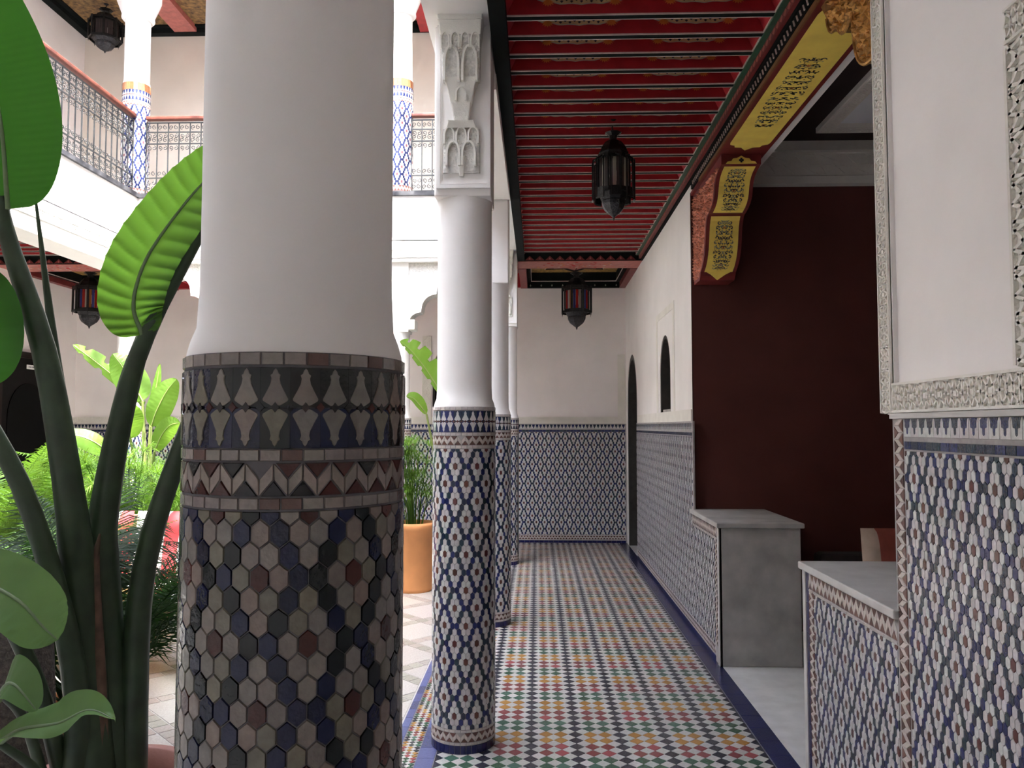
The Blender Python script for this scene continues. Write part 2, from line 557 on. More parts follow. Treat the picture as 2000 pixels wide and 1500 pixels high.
def to_cam(p):
    d = p - EYE
    cy, sy, cp, sp = math.cos(YAW), math.sin(YAW), math.cos(PITCH), math.sin(PITCH)
    f = Vector((-sy * cp, cy * cp, sp))
    r = Vector((cy, sy, 0))
    u = r.cross(f)
    z = d.dot(f)
    if z < 0.05:
        return None
    return d.dot(r) / z * F_PX + 1000, 750 - d.dot(u) / z * F_PX, z
CACHE = {}
def emit(parent, surf, tiles, nparts, pal='std', t=0.0025, g=0.0005, flat=False, stuff_name='small_tiles', tilt=0.012):
    P = PAL[pal]
    def tile_faces(mb, poly, mp, h1, col, jit):
        q = poly if area(poly) > 0 else poly[::-1]
        o = inset(q, g)
        b = len(mb.v)
        n = len(q)
        if flat:
            mb.face([mp(u, v, h1) for u, v in o], 0, col)
            return
        i2 = inset(o, min(0.0009, g + 0.0005))
        j = [random.uniform(-jit, jit) for _ in range(3)]
        top = [mp(u, v, h1 + j[0] * u + j[1] * v) for u, v in i2] if jit else [mp(u, v, h1) for u, v in i2]
        bot = [mp(u, v, 0.0) for u, v in o]
        mb.face(top, 0, col)
        for k in range(n):
            k2 = (k + 1) % n
            mb.face([bot[k], bot[k2], top[k2], top[k]], 0, col)
    scored = []
    for ti in tiles:
        c = surf.map(ti[2], ti[3], 0)
        nn = surf.normal(ti[2], ti[3])
        vd = EYE - c
        s = 0
        pr = to_cam(c)
        if pr and -20 < pr[0] < 2020 and -20 < pr[1] < 1520:
            cs = nn.dot(vd) / (vd.length)
            if cs > 0.03:
                s = abs(area(ti[1])) * cs / vd.length ** 2
        scored.append((s, ti))
    order = sorted(range(len(scored)), key=lambda i: -scored[i][0])
    quota = {}
    chosen = set()
    for i in order:
        if scored[i][0] <= 0:
            break
        nm = scored[i][1][0]
        if quota.get(nm, 0) < nparts:
            quota[nm] = quota.get(nm, 0) + 1
            chosen.add(i)
    sm = MB()
    for i, (s, ti) in enumerate(scored):
        nm, poly, cu, cv, k = ti[:5]
        lv = ti[5] if len(ti) > 5 else 0
        h1 = t + 0.0006 * lv
        cols = P[k]
        ci = random.randrange(len(cols))
        if i in chosen:
            key = (surf.key, nm, k, ci, lv, pal, tuple((round(a, 4), round(b_, 4)) for a, b_ in poly))
            me = CACHE.get(key)
            if me is None:
                mb = MB()
                tile_faces(mb, poly, surf.local, h1, cols[ci], 0)
                me = CACHE[key] = mb.mesh(nm, [TILE])
            o = bpy.data.objects.new(nm, me)
            COL.objects.link(o)
            setpar(o, parent)
            m = surf.matrix(cu, cv)
            if tilt and surf.key == 'p':
                m = m @ Matrix.Rotation(random.uniform(-tilt, tilt), 4, 'X') @ Matrix.Rotation(random.uniform(-tilt, tilt), 4, 'Y')
            o.matrix_basis = m
        else:
            tile_faces(sm, poly, lambda u, v, h: surf.map(cu + u, cv + v, h), h1, cols[ci], tilt)
    if sm.f:
        o = obj(stuff_name, sm, TILE, parent)
        o['kind'] = 'stuff'

def carved(name, surf, u0, u1, v0, v1, d, mat, parent, cell=None):
    """carved stucco band: rims, crossed bars and small bosses standing proud of a ground"""
    mb = MB()
    along_v = (v1 - v0) > (u1 - u0)
    L, Wd = ((v1 - v0), (u1 - u0)) if along_v else ((u1 - u0), (v1 - v0))
    def fn(s, t_, h):
        return surf.map(u0 + t_, v0 + s, h) if along_v else surf.map(u0 + s, v0 + t_, h)
    def bar(s0, t0, s1, t1, wd, h=d):
        dx, dy = s1 - s0, t1 - t0
        l = math.hypot(dx, dy)
        nx, ny = -dy / l * wd / 2, dx / l * wd / 2
        pl = [(s0 + nx, t0 + ny), (s0 - nx, t0 - ny), (s1 - nx, t1 - ny), (s1 + nx, t1 + ny)]
        mb.prism(pl, fn, 0.0, h)
    rim = Wd * 0.08
    mb.prism([(0, 0), (L, 0), (L, Wd), (0, Wd)], fn, -0.004, d * 0.25)
    bar(0, rim / 2, L, rim / 2, rim, d * 1.15)
    bar(0, Wd - rim / 2, L, Wd - rim / 2, rim, d * 1.15)
    c = cell or Wd * 0.9
    n = max(1, int(round(L / c)))
    c = L / n
    b = Wd * 0.065
    for i in range(n):
        s0 = i * c
        lo, hi, mid = rim, Wd - rim, Wd / 2
        for (a, t0, e, t1) in ((0.0, lo, 0.38, mid * 0.75), (0.0, hi, 0.38, 2 * mid - mid * 0.75), (1.0, lo, 0.62, mid * 0.75), (1.0, hi, 0.62, 2 * mid - mid * 0.75),
                               (0.5, lo, 0.28, mid), (0.5, hi, 0.28, mid), (0.5, lo, 0.72, mid), (0.5, hi, 0.72, mid), (0.0, mid, 0.2, mid), (0.8, mid, 1.0, mid),
                               (0.12, lo, 0.0, mid), (0.88, lo, 1.0, mid), (0.12, hi, 0.0, mid), (0.88, hi, 1.0, mid)):
            bar(s0 + a * c, t0, s0 + e * c, t1, b)
        bar(s0 + 0.40 * c, mid, s0 + 0.60 * c, mid, Wd * 0.16, d * 0.9)
    return obj(name, mb, mat, parent)

def panel(name, y0, y1, z0, z1, x, holes, depth, mat, flip=1.0, horiz=False):
    """plaster wall skin with arched holes and their reveals; horiz swaps the run to x"""
    def P3(s, z, h):
        return (s, x + h, z) if horiz else (x + h, s, z)
    mb = MB()
    cuts = {y0, y1}
    for (a, b, zb, zs, zt) in holes:
        for i in range(17):
            cuts.add(a + (b - a) * (1 - math.cos(math.pi * i / 16)) / 2)
    cuts = sorted(cuts)
    def top(a, b, zs, zt, s):
        k = abs((s - (a + b) / 2) / ((b - a) / 2))
        return zs + (zt - zs) * (max(0.0, 1 - min(1, k) ** 2.1)) ** 0.5
    for s0, s1 in zip(cuts, cuts[1:]):
        sm_ = (s0 + s1) / 2
        hole = [h for h in holes if h[0] < sm_ < h[1]]
        if not hole:
            mb.face([P3(s0, z0, 0), P3(s1, z0, 0), P3(s1, z1, 0), P3(s0, z1, 0)])
        else:
            a, b, zb, zs, zt = hole[0]
            t0, t1 = top(a, b, zs, zt, s0), top(a, b, zs, zt, s1)
            mb.face([P3(s0, t0, 0), P3(s1, t1, 0), P3(s1, z1, 0), P3(s0, z1, 0)])
            mb.face([P3(s0, t0, 0), P3(s1, t1, 0), P3(s1, t1, depth), P3(s0, t0, depth)])
            if zb > z0:
                mb.face([P3(s0, z0, 0), P3(s1, z0, 0), P3(s1, zb, 0), P3(s0, zb, 0)])
                mb.face([P3(s0, zb, 0), P3(s1, zb, 0), P3(s1, zb, depth), P3(s0, zb, depth)])
    for (a, b, zb, zs, zt) in holes:
        for s in (a, b):
            mb.face([P3(s, zb, 0), P3(s, zs, 0), P3(s, zs, depth), P3(s, zb, depth)])
    return obj(name, mb, mat)
def arch_poly(a, b, zb, zs, zt, n=14, shrink=0.0):
    a, b, zt = a + shrink, b - shrink, zt - shrink
    pts = [(a, zb), (b, zb)]
    for i in range(n + 1):
        s = b + (a - b) * (1 - math.cos(math.pi * i / n)) / 2
        k = abs((s - (a + b) / 2) / ((b - a) / 2))
        pts.append((s, zs + (zt - zs) * max(0.0, 1 - min(1, k) ** 2.1) ** 0.5))
    return pts

# key planes of the house
XR, XL, YF, YN = 1.12, -5.95, 10.1, -0.55
XC, XCL = -0.342, -4.44                      # column lines
CY = [1.092, 3.75, 5.985, 8.55]              # column rows
EDX0, EDX1, EDY0, EDY1 = -4.30, -0.50, 1.25, 8.36   # edge of the courtyard opening
Z1, Z2 = 3.95, 6.63

# ================================================================== THE SETTING
# ---- floors
fl = struct(box('floor', -0.66, XR, YN, YF, -0.12, -0.0028, GROUT_D), 'mosaic floor of the gallery walk, small diamonds in rows of black, green, red and yellow')
sf = Plane((0, 0, -0.0028), (1, 0, 0), (0, 1, 0))
pt = 0.0695
dm = [(0, -pt / 2), (pt / 2, 0), (0, pt / 2), (-pt / 2, 0)]
tl = []
x0, x1 = -0.45, 1.015
for i in range(-7, 16):
    for j in range(-8, 146):
        for half in (0, 1):
            cx, cy = -0.03 + (i + half / 2) * pt, 3.50 + (j - 50 + half / 2) * pt * 1.03
            k = 'W'
            if not half:
                k = 'K' if i % 3 == 0 else 'GGPPYY'[(j - 50) % 6]
            q = [(a, b * 1.03) for a, b in dm]
            if cx - pt / 2 < x0 or cx + pt / 2 > x1 or cy < YN + 0.04 or cy > YF - 0.04:
                q = clip([(a + cx, b + cy) for a, b in q], x0, x1, YN, YF)
                if not q or area(q) < 1e-5:
                    continue
                q = [(a - cx, b - cy) for a, b in q]
                tl.append(('cut_diamond_tile', q, cx, cy, k))
            else:
                tl.append(('diamond_tile', q, cx, cy, k))
def strip(xa, xb, k, step):
    n = int((YF - YN) / step)
    st = (YF - YN) / n
    b = [(-(xb - xa) / 2, -st / 2), ((xb - xa) / 2, -st / 2), ((xb - xa) / 2, st / 2), (-(xb - xa) / 2, st / 2)]
    return [('edging_tile', b, (xa + xb) / 2, YN + (i + 0.5) * st, k) for i in range(n)]
tl += strip(1.02, XR, 'B', 0.16) + strip(-0.53, -0.452, 'L', 0.12) + strip(-0.66, -0.622, 'L', 0.12)
ps = 0.03
for i in range(3):
    for j in range(int((YF - YN) / ps)):
        for half in (0, 1):
            cx, cy = -0.605 + (i + half / 2) * ps, YN + (j + half / 2) * ps
            if cx > -0.54:
                continue
            tl.append(('chip_tile', [(0, -ps / 2), (ps / 2, 0), (0, ps / 2), (-ps / 2, 0)], cx, cy, 'W' if half else 'KGPY'[(i + j // 2) % 4]))
emit(fl, sf, tl, 300, 'floor', g=0.0006, tilt=0.006, stuff_name='mosaic_tiles')

yd = struct(box('floor_courtyard', XCL + 0.25, -0.66, 1.4, 8.25, -0.12, -0.0028, GROUT), 'pale courtyard paving of large lozenges divided by bands of small squares')
tl = []
cell, bw = 0.44, 0.085
r2 = math.sqrt(0.5)
def rot(p):
    return ((p[0] - p[1]) * r2, (p[0] + p[1]) * r2)
def yard(cu, cv, wu, wv, k, nm):
    c = rot((cu, cv))
    c = (c[0] - 2.42, c[1] + 4.8)
    q = [rot(p) for p in ((-wu / 2, -wv / 2), (wu / 2, -wv / 2), (wu / 2, wv / 2), (-wu / 2, wv / 2))]
    if not (-4.9 < c[0] < -0.4 and 1.0 < c[1] < 8.6):
        return
    q2 = clip([(a + c[0], b + c[1]) for a, b in q], XCL + 0.26, -0.665, 1.4, 8.25)
    if q2 and area(q2) > 1e-4:
        tl.append((nm, [(a - c[0], b - c[1]) for a, b in q2], c[0], c[1], k))
for i in range(-12, 13):
    for j in range(-12, 13):
        cu, cv = i * cell, j * cell
        big = cell - bw
        yard(cu, cv, big, big, 'W', 'paving_slab')
        for k in range(4):
            s = -big / 2 + (k + 0.5) * big / 4
            yard(cu + cell / 2, cv + s, bw, big / 4, 'S', 'band_tile')
            yard(cu + s, cv + cell / 2, big / 4, bw, 'S', 'band_tile')
        yard(cu + cell / 2, cv + cell / 2, bw, bw, 'S', 'band_tile')
emit(yd, sf, tl, 300, 'yard', g=0.003, tilt=0.004, stuff_name='paving_tiles')
struct(box('floor_left_gallery', XL, XCL + 0.25, YN, YF, -0.12, 0.0, MARBLE_L), 'pale floor of the gallery across the courtyard')
struct(box('floor_far_gallery', XCL + 0.25, -0.66, 8.25, YF, -0.12, 0.0, MARBLE_L), 'pale floor of the gallery at the far end')
struct(box('floor_near_gallery', XCL + 0.25, -0.66, YN, 1.4, -0.12, 0.0, MARBLE_L), 'pale floor of the gallery behind the first column')
struct(box('floor_alcove', XR, 4.3, 0.9, 5.8, -0.12, -0.001, MARBLE_L), 'pale marble floor slab of the dark alcove')

# ---- right side, far length of wall with door and window
wr = struct(panel('wall_right', 5.8, YF, 0.0, 3.42, XR, [(9.0, 9.93, 0.0, 1.75, 2.30), (6.74, 7.30, 1.56, 1.92, 2.25)], 0.16, PLASTER), 'white plaster wall of the walk with tiled dado, arched door and arched window')
pw = Plane((XR, 0, 0), (0, -1, 0), (0, 0, 1))       # u runs toward the camera side, faces -X
def U(y):
    return -y
d1 = struct(obj('door_1', MB().prism(arch_poly(9.0, 9.93, 0, 1.75, 2.30), lambda s, z, h: (XR + 0.13 + h, s, z), 0.0, 0.05), BLACKD), 'black arched wooden door in the right wall')
def arch_ring(a, b, zb, zs, zt, wd, x, t, fn=None):
    o, i = arch_poly(a, b, zb, zs, zt), arch_poly(a, b, zb, zs, zt, shrink=wd)
    mb = MB()
    f = fn or (lambda s, z, h: (x + h, s, z))
    n = len(o)
    for k in range(1, n):
        k2 = (k + 1) % n
        q = [o[k], o[k2], i[k2], i[k]]
        mb.prism(q, f, 0.0, t)
    return mb
obj('door_frame', arch_ring(9.0, 9.93, 0, 1.75, 2.30, 0.06, XR + 0.004, 0.13), DGREY, d1)
obj('inner_arch', arch_ring(9.14, 9.79, 0, 1.5, 1.98, 0.04, XR + 0.115, 0.02), DGREY, d1)
w1 = struct(obj('window_1', MB().prism(arch_poly(6.74, 7.30, 1.56, 1.92, 2.25), lambda s, z, h: (XR + 0.14 + h, s, z), 0.0, 0.02), BLACKD), 'dark arched window in the right wall')
obj('window_frame', arch_ring(6.74, 7.30, 1.56, 1.92, 2.25, 0.03, XR + 0.004, 0.14), DGREY, w1)
obj('window_bar', MB().box(XR + 0.10, XR + 0.13, 7.01, 7.035, 1.57, 2.22), DGREY, w1)
box('window_sill', XR + 0.02, XR + 0.14, 6.745, 7.295, 1.56, 1.60, MARBLE, w1)
mb = MB()
for (a, b, c, d) in ((6.52, 6.60, 1.57, 2.42), (7.42, 7.50, 1.57, 2.42), (6.52, 7.50, 2.42, 2.48)):
    mb.box(XR - 0.004, XR + 0.002, a, b, c, d)
mb.box(XR - 0.012, XR + 0.002, 5.8, 8.9, 1.488, 1.575)
obj('stucco_frame', mb, STUCCO, wr)

def dado(parent, surf, u0, u1, v0, v1, nparts, pal='std', flat=False, base=True, top=True, zl=False, zr=False, phase=0.0, stuff='dado_tiles'):
    """tiled dado: grey lip, blue pendants, blue course, flower field, chevrons and blue foot"""
    L = u1 - u0
    t = []
    vt = v1
    fu0, fu1 = u0, u1
    zw = 0.075
    if zr:
        t += zigzag(u1 - zw + 0.008, u1 - 0.008, v0, v1, max(2, int((v1 - v0) / 0.042)), True)
        fu1 = u1 - zw
    if zl:
        t += zigzag(u0 + 0.008, u0 + zw - 0.008, v0, v1, max(2, int((v1 - v0) / 0.042)), True)
        fu0 = u0 + zw
    L = fu1 - fu0
    if top:
        t += merlons(fu0, fu1, vt - 0.055, vt, max(2, int(L / 0.045)))
        t += squares(fu0, fu1, vt - 0.092, vt - 0.067, max(2, int(L / 0.043)), 'B', 'blue_course_tile')
        vt -= 0.096
    vb = v0
    if base:
        t += squares(fu0, fu1, v0, v0 + 0.03, max(2, int(L / 0.06)), 'K', 'foot_tile')
        t += squares(fu0, fu1, v0 + 0.031, v0 + 0.043, max(2, int(L / 0.05)), 'S')
        t += zigzag(fu0, fu1, v0 + 0.044, v0 + 0.086, max(2, int(L / 0.036)))
        t += squares(fu0, fu1, v0 + 0.087, v0 + 0.099, max(2, int(L / 0.05)), 'S')
        vb = v0 + 0.10
    t += hexes(fu0, fu1, vb, vt, 0.0208, 0.0268, uo=phase)
    emit(parent, surf, t, nparts, pal, flat=flat, stuff_name=stuff)

pd = Plane((XR - 0.012, 0, 0), (0, -1, 0), (0, 0, 1))
box('dado_backing', XR - 0.012, XR + 0.001, 5.74, 8.97, 0, 1.488, GROUT, wr)
dado(wr, pd, U(8.95), U(5.765), 0.0, 1.475, 40, phase=0.01)
# jamb return of the plaster wall above the far low wall is the alcove back wall
struct(box('floor_door_threshold', XR, XR + 0.3, 5.8, YF + 0.2, -0.12, 0.0, MARBLE), 'marble threshold under the arched door')
# ---- right side, near pier
wp = struct(box('wall_right_near', XR, XR + 0.35, YN, 2.59, 1.488, 3.42, PLASTER), 'white plaster pier in front of the alcove with carved stucco frames over tiled dado')
box('dado_backing', XR - 0.012, XR + 0.35, YN, 2.53, 0, 1.49, GROUT, wp)
dado(wp, pd, U(2.525), U(YN), 0.0, 1.473, 300, zl=True, phase=0.004)
box('dado_lip', XR - 0.022, XR, YN, 2.53, 1.474, 1.490, MARBLE_L, wp)
pc = Plane((XR - 0.014, 0, 0), (0, -1, 0), (0, 0, 1))
box('frame_ground', XR - 0.014, XR + 0.001, YN, 2.588, 1.49, 1.585, PLASTER, wp)
box('frame_ground', XR - 0.014, XR + 0.001, 2.505, 2.588, 1.585, 3.40, PLASTER, wp)
box('frame_ground', XR - 0.014, XR + 0.001, 1.72, 1.865, 1.585, 2.335, PLASTER, wp)
box('frame_ground', XR - 0.014, XR + 0.001, 0.6, 1.865, 2.335, 2.43, PLASTER, wp)
carved('carved_band', pc, U(2.505), U(YN), 1.492, 1.583, 0.010, STUCCO, wp)
carved('carved_band', pc, U(2.587), U(2.512), 1.492, 3.40, 0.010, STUCCO, wp)
carved('carved_band', pc, U(1.860), U(1.725), 1.59, 2.33, 0.014, STUCCO, wp, 0.10)
carved('carved_band', pc, U(1.860), U(0.62), 2.34, 2.425, 0.012, STUCCO, wp)
hd = struct(box('wall_right_header', XR, XR + 0.35, 2.59, 5.8, 3.155, 3.5, PLASTER), 'white plaster above the alcove opening')

# ---- low walls with marble tops either side of the way into the alcove
def low_wall(y0, y1, z, label, zl, zr, nparts, near):
    r = empty('low_wall', (XR + 0.25, (y0 + y1) / 2, 0), label, 'low wall', 'low tiled walls of the alcove')
    soft(box('body', XR, XR + 0.48, y0, y1, 0, z - 0.03, MARBLE, r), 0.004)
    yb0, yb1 = (y0 - 0.012, y1 + 0.018) if near else (y0 - 0.018, y1)
    soft(box('marble_top', XR - 0.03, XR + 0.5, yb0, yb1, z - 0.03, z, MARBLE_L if near else MARBLE, r), 0.005)
    box('tile_backing', XR - 0.012, XR + 0.001, y0, y1, 0, z - 0.03, GROUT, r)
    ye = y1 if near else y0                      # the free end has a pale edge and a blue line
    sgn = -1 if near else 1
    a, b = sorted((ye, ye + sgn * 0.035))
    box('pale_edge', XR - 0.018, XR, a, b, 0, z - 0.03, MARBLE_L, r)
    a, b = sorted((ye + sgn * 0.037, ye + sgn * 0.062))
    t = squares(U(b), U(a), 0.0, 0, 1) if False else []
    hgt = z - 0.035
    n = int(hgt / 0.12)
    for i in range(n):
        t.append(('blue_line_tile', [(-(b - a) / 2, -hgt / n / 2), ((b - a) / 2, -hgt / n / 2), ((b - a) / 2, hgt / n / 2), (-(b - a) / 2, hgt / n / 2)], U((a + b) / 2), (i + 0.5) * hgt / n, 'K'))
    emit(r, pd, t, 50)
    fy0, fy1 = (y0, y1 - 0.064) if near else (y0 + 0.064, y1)
    zt = z - 0.036
    t = zigzag(U(fy1), U(fy0), zt - 0.062, zt, int((fy1 - fy0) / 0.042))
    t += zigzag(U(fy1) if near else U(fy0) - 0.055, (U(fy1) + 0.055) if near else U(fy0), 0.1, zt - 0.062, int(zt / 0.042), True)
    t += squares(U(fy1), U(fy0), zt - 0.074, zt - 0.064, int((fy1 - fy0) / 0.05), 'S')
    emit(r, pd, t, 150)
    ha, hb = (U(fy1) + 0.06, U(fy0)) if near else (U(fy1), U(fy0) - 0.06)
    dado(r, pd, ha, hb, 0.0, zt - 0.076, nparts, top=False, phase=0.007, stuff='field_tiles')
    return r
low_wall(2.53, 3.40, 0.888, 'tiled low wall with marble top joined to the white pier', False, True, 300, True)
low_wall(4.95, 5.795, 0.862, 'tiled low wall whose bare grey marble end faces the alcove entrance', True, False, 60, False)

# ---- alcove: dark room behind the low walls
ab = struct(box('wall_alcove_back', XR + 0.006, 4.5, 5.8, 6.0, 0, 3.52, DRED), 'dark red wall inside the alcove')
struct(box('wall_alcove_side', 4.3, 4.5, 0.7, 5.8, 0, 3.52, DRED), 'dark wall at the far side of the alcove')
struct(box('wall_alcove_front', XR + 0.35, 4.3, 0.7, 0.9, 0, 3.52, DRED), 'dark wall of the alcove behind the pier')
ac = struct(box('ceiling_alcove', XR + 0.35, 4.3, 0.9, 5.8, 3.5, 3.6, DARKCEIL), 'dark alcove ceiling with a white stucco framed panel')
mb = MB()
TX0, TX1, TY0, TY1 = 1.92, 3.6, 2.1, 5.46
for (a, b, c, d) in ((TX0, TX1, TY1 - 0.10, TY1), (TX0, TX1, TY0, TY0 + 0.10), (TX0, TX0 + 0.10, TY0 + 0.10, TY1 - 0.10), (TX1 - 0.10, TX1, TY0 + 0.10, TY1 - 0.10)):
    mb.box(a, b, c, d, 3.465, 3.502)
obj('stucco_tray_frame', mb, STUCCO, ac)
box('tray_panel', TX0 + 0.1, TX1 - 0.1, TY0 + 0.1, TY1 - 0.1, 3.494, 3.502, M('blue_white_paint', (0.84, 0.88, 0.91), 0.6, 0.04, 3), ac)
pcs = Plane((TX0, TY0, 3.466), (0, 1, 0), (1, 0, 0))
carved('carved_band', pcs, 0.1, TY1 - TY0 - 0.1, 0.012, 0.088, 0.006, STUCCO, ac)
pcs = Plane((TX0, TY1, 3.466), (1, 0, 0), (0, -1, 0))
carved('carved_band', pcs, 0.0, TX1 - TX0, 0.012, 0.088, 0.006, STUCCO, ac)
mb = MB()
mb.box(XR + 0.2, 4.3, 5.70, 5.802, 3.43, 3.50)
mb.box(XR + 0.2, 4.3, 5.74, 5.802, 3.25, 3.43)
mb.box(XR + 0.2, 4.3, 5.72, 5.802, 3.195, 3.25)
obj('stucco_cornice', mb, STUCCO, ab)
pcs = Plane((XR + 0.2, 5.739, 0), (1, 0, 0), (0, 0, 1))
carved('carved_band', pcs, 0.0, 2.9, 3.255, 3.425, 0.010, STUCCO, ab, 0.36)
bq = empty('banquette', (2.5, 4.9, 0), 'dark upholstered bench inside the alcove behind the low wall', 'bench')
soft(box('seat', 1.75, 3.9, 4.45, 5.05, 0.0, 0.46, DARKF, bq), 0.03)
soft(box('backrest', 1.75, 3.9, 5.05, 5.2, 0.0, 0.66, DARKF, bq), 0.03)
def cushion(name, w_, h_, t_, mats, nstripe, loc, rx, rz, label, cat, group=None):
    mb = MB()
    N = 20
    for side in (1, -1):
        rows = []
        for i in range(N + 1):
            row = []
            for j in range(N + 1):
                a, b = i / N * 2 - 1, j / N * 2 - 1
                e = (max(0, 1 - abs(a) ** 3) * max(0, 1 - abs(b) ** 3)) ** 0.5
                pin = 1 - 0.05 * (1 - abs(a)) * (abs(b) > 0.99)
                row.append((a * w_ / 2 * (1 - 0.06 * (1 - a * a) * 0), side * e * t_ / 2, b * h_ / 2))
            rows.append(row)
        b0 = len(mb.f)
        mb.grid(rows if side > 0 else rows[::-1])
        for q in range(b0, len(mb.f)):
            i = (q - b0) // N
            if side < 0:
                i = N - 1 - i
            mb.m[q] = int(i / N * nstripe) % len(mats)
    o = obj(name, mb, mats, None, True)
    o.location = loc
    o.rotation_euler = (rx, 0, rz)
    return tag(o, label, cat, group)
cushion('cushion', 0.50, 0.42, 0.17, [CUSHB, CUSHM, CUSHM, CUSHB, CUSHM, CUSHM, CUSHB], 7, (2.06, 4.55, 0.672), -0.12, 0.0, 'maroon and beige striped cushion in the dark alcove', 'cushion')

# ---- far wall, left wall, wall behind the camera
wf = struct(panel('wall_far', XL, XR, 0.0, 3.42, YF, [(-1.33, -0.72, 1.70, 2.15, 2.5)], 0.15, PINK_PLASTER, horiz=True), 'warm white end wall with tiled dado')
w2 = struct(obj('window_2', MB().prism(arch_poly(-1.33, -0.72, 1.70, 2.15, 2.5), lambda s, z, h: (s, YF + 0.1 + h, z), 0, 0.03), BLACKD), 'dark arched window in the end wall')
obj('window_frame', arch_ring(-1.33, -0.72, 1.70, 2.15, 2.5, 0.03, 0, 0.05, lambda s, z, h: (s, YF + 0.04 + h, z)), DGREY, w2)
pf = Plane((0, YF - 0.012, 0), (1, 0, 0), (0, 0, 1))
box('dado_backing', XL, XR, YF - 0.012, YF + 0.001, 0, 1.485, GROUT, wf)
dado(wf, pf, XL + 0.01, XR - 0.015, 0.0, 1.475, 0, flat=True)
pff = Plane((0, YF - 0.004, 0), (1, 0, 0), (0, 0, 1))
carved('carved_band', pff, XL, XR - 0.005, 1.486, 1.572, 0.009, STUCCO, wf)
carved('carved_band', pff, XR - 0.105, XR - 0.012, 1.574, 2.36, 0.009, STUCCO, wf)
carved('carved_band', pff, -1.46, -1.345, 1.574, 2.6, 0.009, STUCCO, wf)
wl = struct(box('wall_left', XL - 0.2, XL, YN, YF + 0.2, 0, Z2 + 0.4, PINK_PLASTER), 'warm white wall of the opposite gallery')
plw = Plane((XL + 0.012, 0, 0), (0, 1, 0), (0, 0, 1))
box('dado_backing', XL, XL + 0.012, YN, YF, 0, 1.485, GROUT, wl)
dado(wl, plw, 2.0, 8.54, 0.0, 1.475, 0, flat=True)
dado(wl, plw, 9.62, YF - 0.02, 0.0, 1.475, 0, flat=True)
plc = Plane((XL + 0.003, 0, 0), (0, 1, 0), (0, 0, 1))
carved('carved_band', plc, 2.0, 8.54, 1.486, 1.572, 0.009, STUCCO, wl)
carved('carved_band', plc, 9.62, YF, 1.486, 1.572, 0.009, STUCCO, wl)
carved('carved_band', plc, 9.64, 9.75, 1.574, 2.34, 0.009, STUCCO, wl)
dl = struct(box('door_2', XL, XL + 0.03, 8.62, 9.60, 0, 2.25, BLACKD), 'dark double door in the opposite gallery with a small white plate above')
obj('door_panel', MB().prism(arch_poly(8.74, 9.48, 0.0, 1.55, 1.95), lambda s, z, h: (XL + 0.03 + h, s, z), 0, 0.012), M('door_inner', (0.003, 0.003, 0.003), 0.8, 0.2, spec=0.1), dl)
mb = MB()
mb.box(XL, XL + 0.05, 8.55, 8.63, 0, 2.30).box(XL, XL + 0.05, 9.59, 9.66, 0, 2.30).box(XL, XL + 0.05, 8.55, 9.66, 2.24, 2.31)
obj('door_frame', mb, M('door_frame_wood', (0.014, 0.008, 0.006), 0.6, 0.2, spec=0.2), dl)
soft(box('door_plate', XL + 0.05, XL + 0.056, 9.03, 9.22, 2.115, 2.165, CUSHW, dl), 0.004)
mb = MB()
for i in range(5):
    mb.box(XL + 0.056, XL + 0.057, 9.06 + i * 0.028, 9.075 + i * 0.028, 2.133, 2.148)
obj('plate_lettering', mb, INK, dl)
struct(box('wall_near', XL - 0.2, XR + 0.4, YN - 0.2, YN, 0, Z2 + 0.4, PLASTER), 'white wall of the gallery behind the viewpoint')
struct(box('wall_right_upper', XR, XR + 0.2, YN, YF + 0.2, 3.62, Z2 + 0.4, BEIGE), 'beige upper wall over the walk')
struct(box('wall_far_upper', XL, XR + 0.2, YF, YF + 0.2, 3.42, Z2 + 0.4, BEIGE), 'beige wall behind the upper gallery')
struct(box('wall_far_backing', XL, 4.5, YF + 0.16, YF + 0.22, 0, 3.5, DRED))
struct(box('wall_right_backing', XR + 0.18, XR + 0.24, 6.0, YF + 0.2, 0, 3.5, DRED))

# ---- upper gallery slabs with their fascias, coping and roof
def slab(name, x0, x1, y0, y1, label):
    return struct(box(name, x0, x1, y0, y1, 3.42, Z1 - 0.045, PLASTER if 'right' in name else PLASTER_X), label)
slab('ceiling_right_slab', EDX1, XR + 0.2, YN, YF, 'white underside of the upper gallery over the walk')
slab('ceiling_left_slab', XL, EDX0, YN, YF, 'white balcony edge over the opposite gallery')
slab('ceiling_far_slab', EDX0, EDX1, EDY1, YF, 'white balcony edge over the far gallery')
slab('ceiling_near_slab', EDX0, EDX1, YN, EDY0, 'white balcony edge over the near gallery')
def run(name, x0, x1, y0, y1, z0, z1, mat):
    return struct(box(name, x0, x1, y0, y1, z0, z1, mat))
for nm, a in (('trim_coping_left', (EDX0 - 0.10, EDX0 + 0.03, EDY0, EDY1)), ('trim_coping_far', (EDX0 - 0.10, EDX1 + 0.1, EDY1 - 0.03, EDY1 + 0.10)),
              ('trim_coping_right', (EDX1 - 0.03, EDX1 + 0.10, EDY0, EDY1)), ('trim_coping_near', (EDX0 - 0.1, EDX1 + 0.1, EDY0 - 0.10, EDY0 + 0.03))):
    struct(box(nm, *a, Z1 - 0.045, Z1, COPING), 'mottled grey coping along the balcony edge')
for nm, a in (('floor_upper_left', (XL, EDX0 - 0.1, YN, YF)), ('floor_upper_far', (EDX0 - 0.1, EDX1 + 0.1, EDY1 + 0.1, YF)), ('floor_upper_right', (EDX1 + 0.1, XR, YN, YF)), ('floor_upper_near', (EDX0 - 0.1, EDX1 + 0.1, YN, EDY0 - 0.1))):
    struct(box(nm, *a, Z1 - 0.045, Z1 - 0.005, MARBLE_L), 'pale floor of the upper gallery')
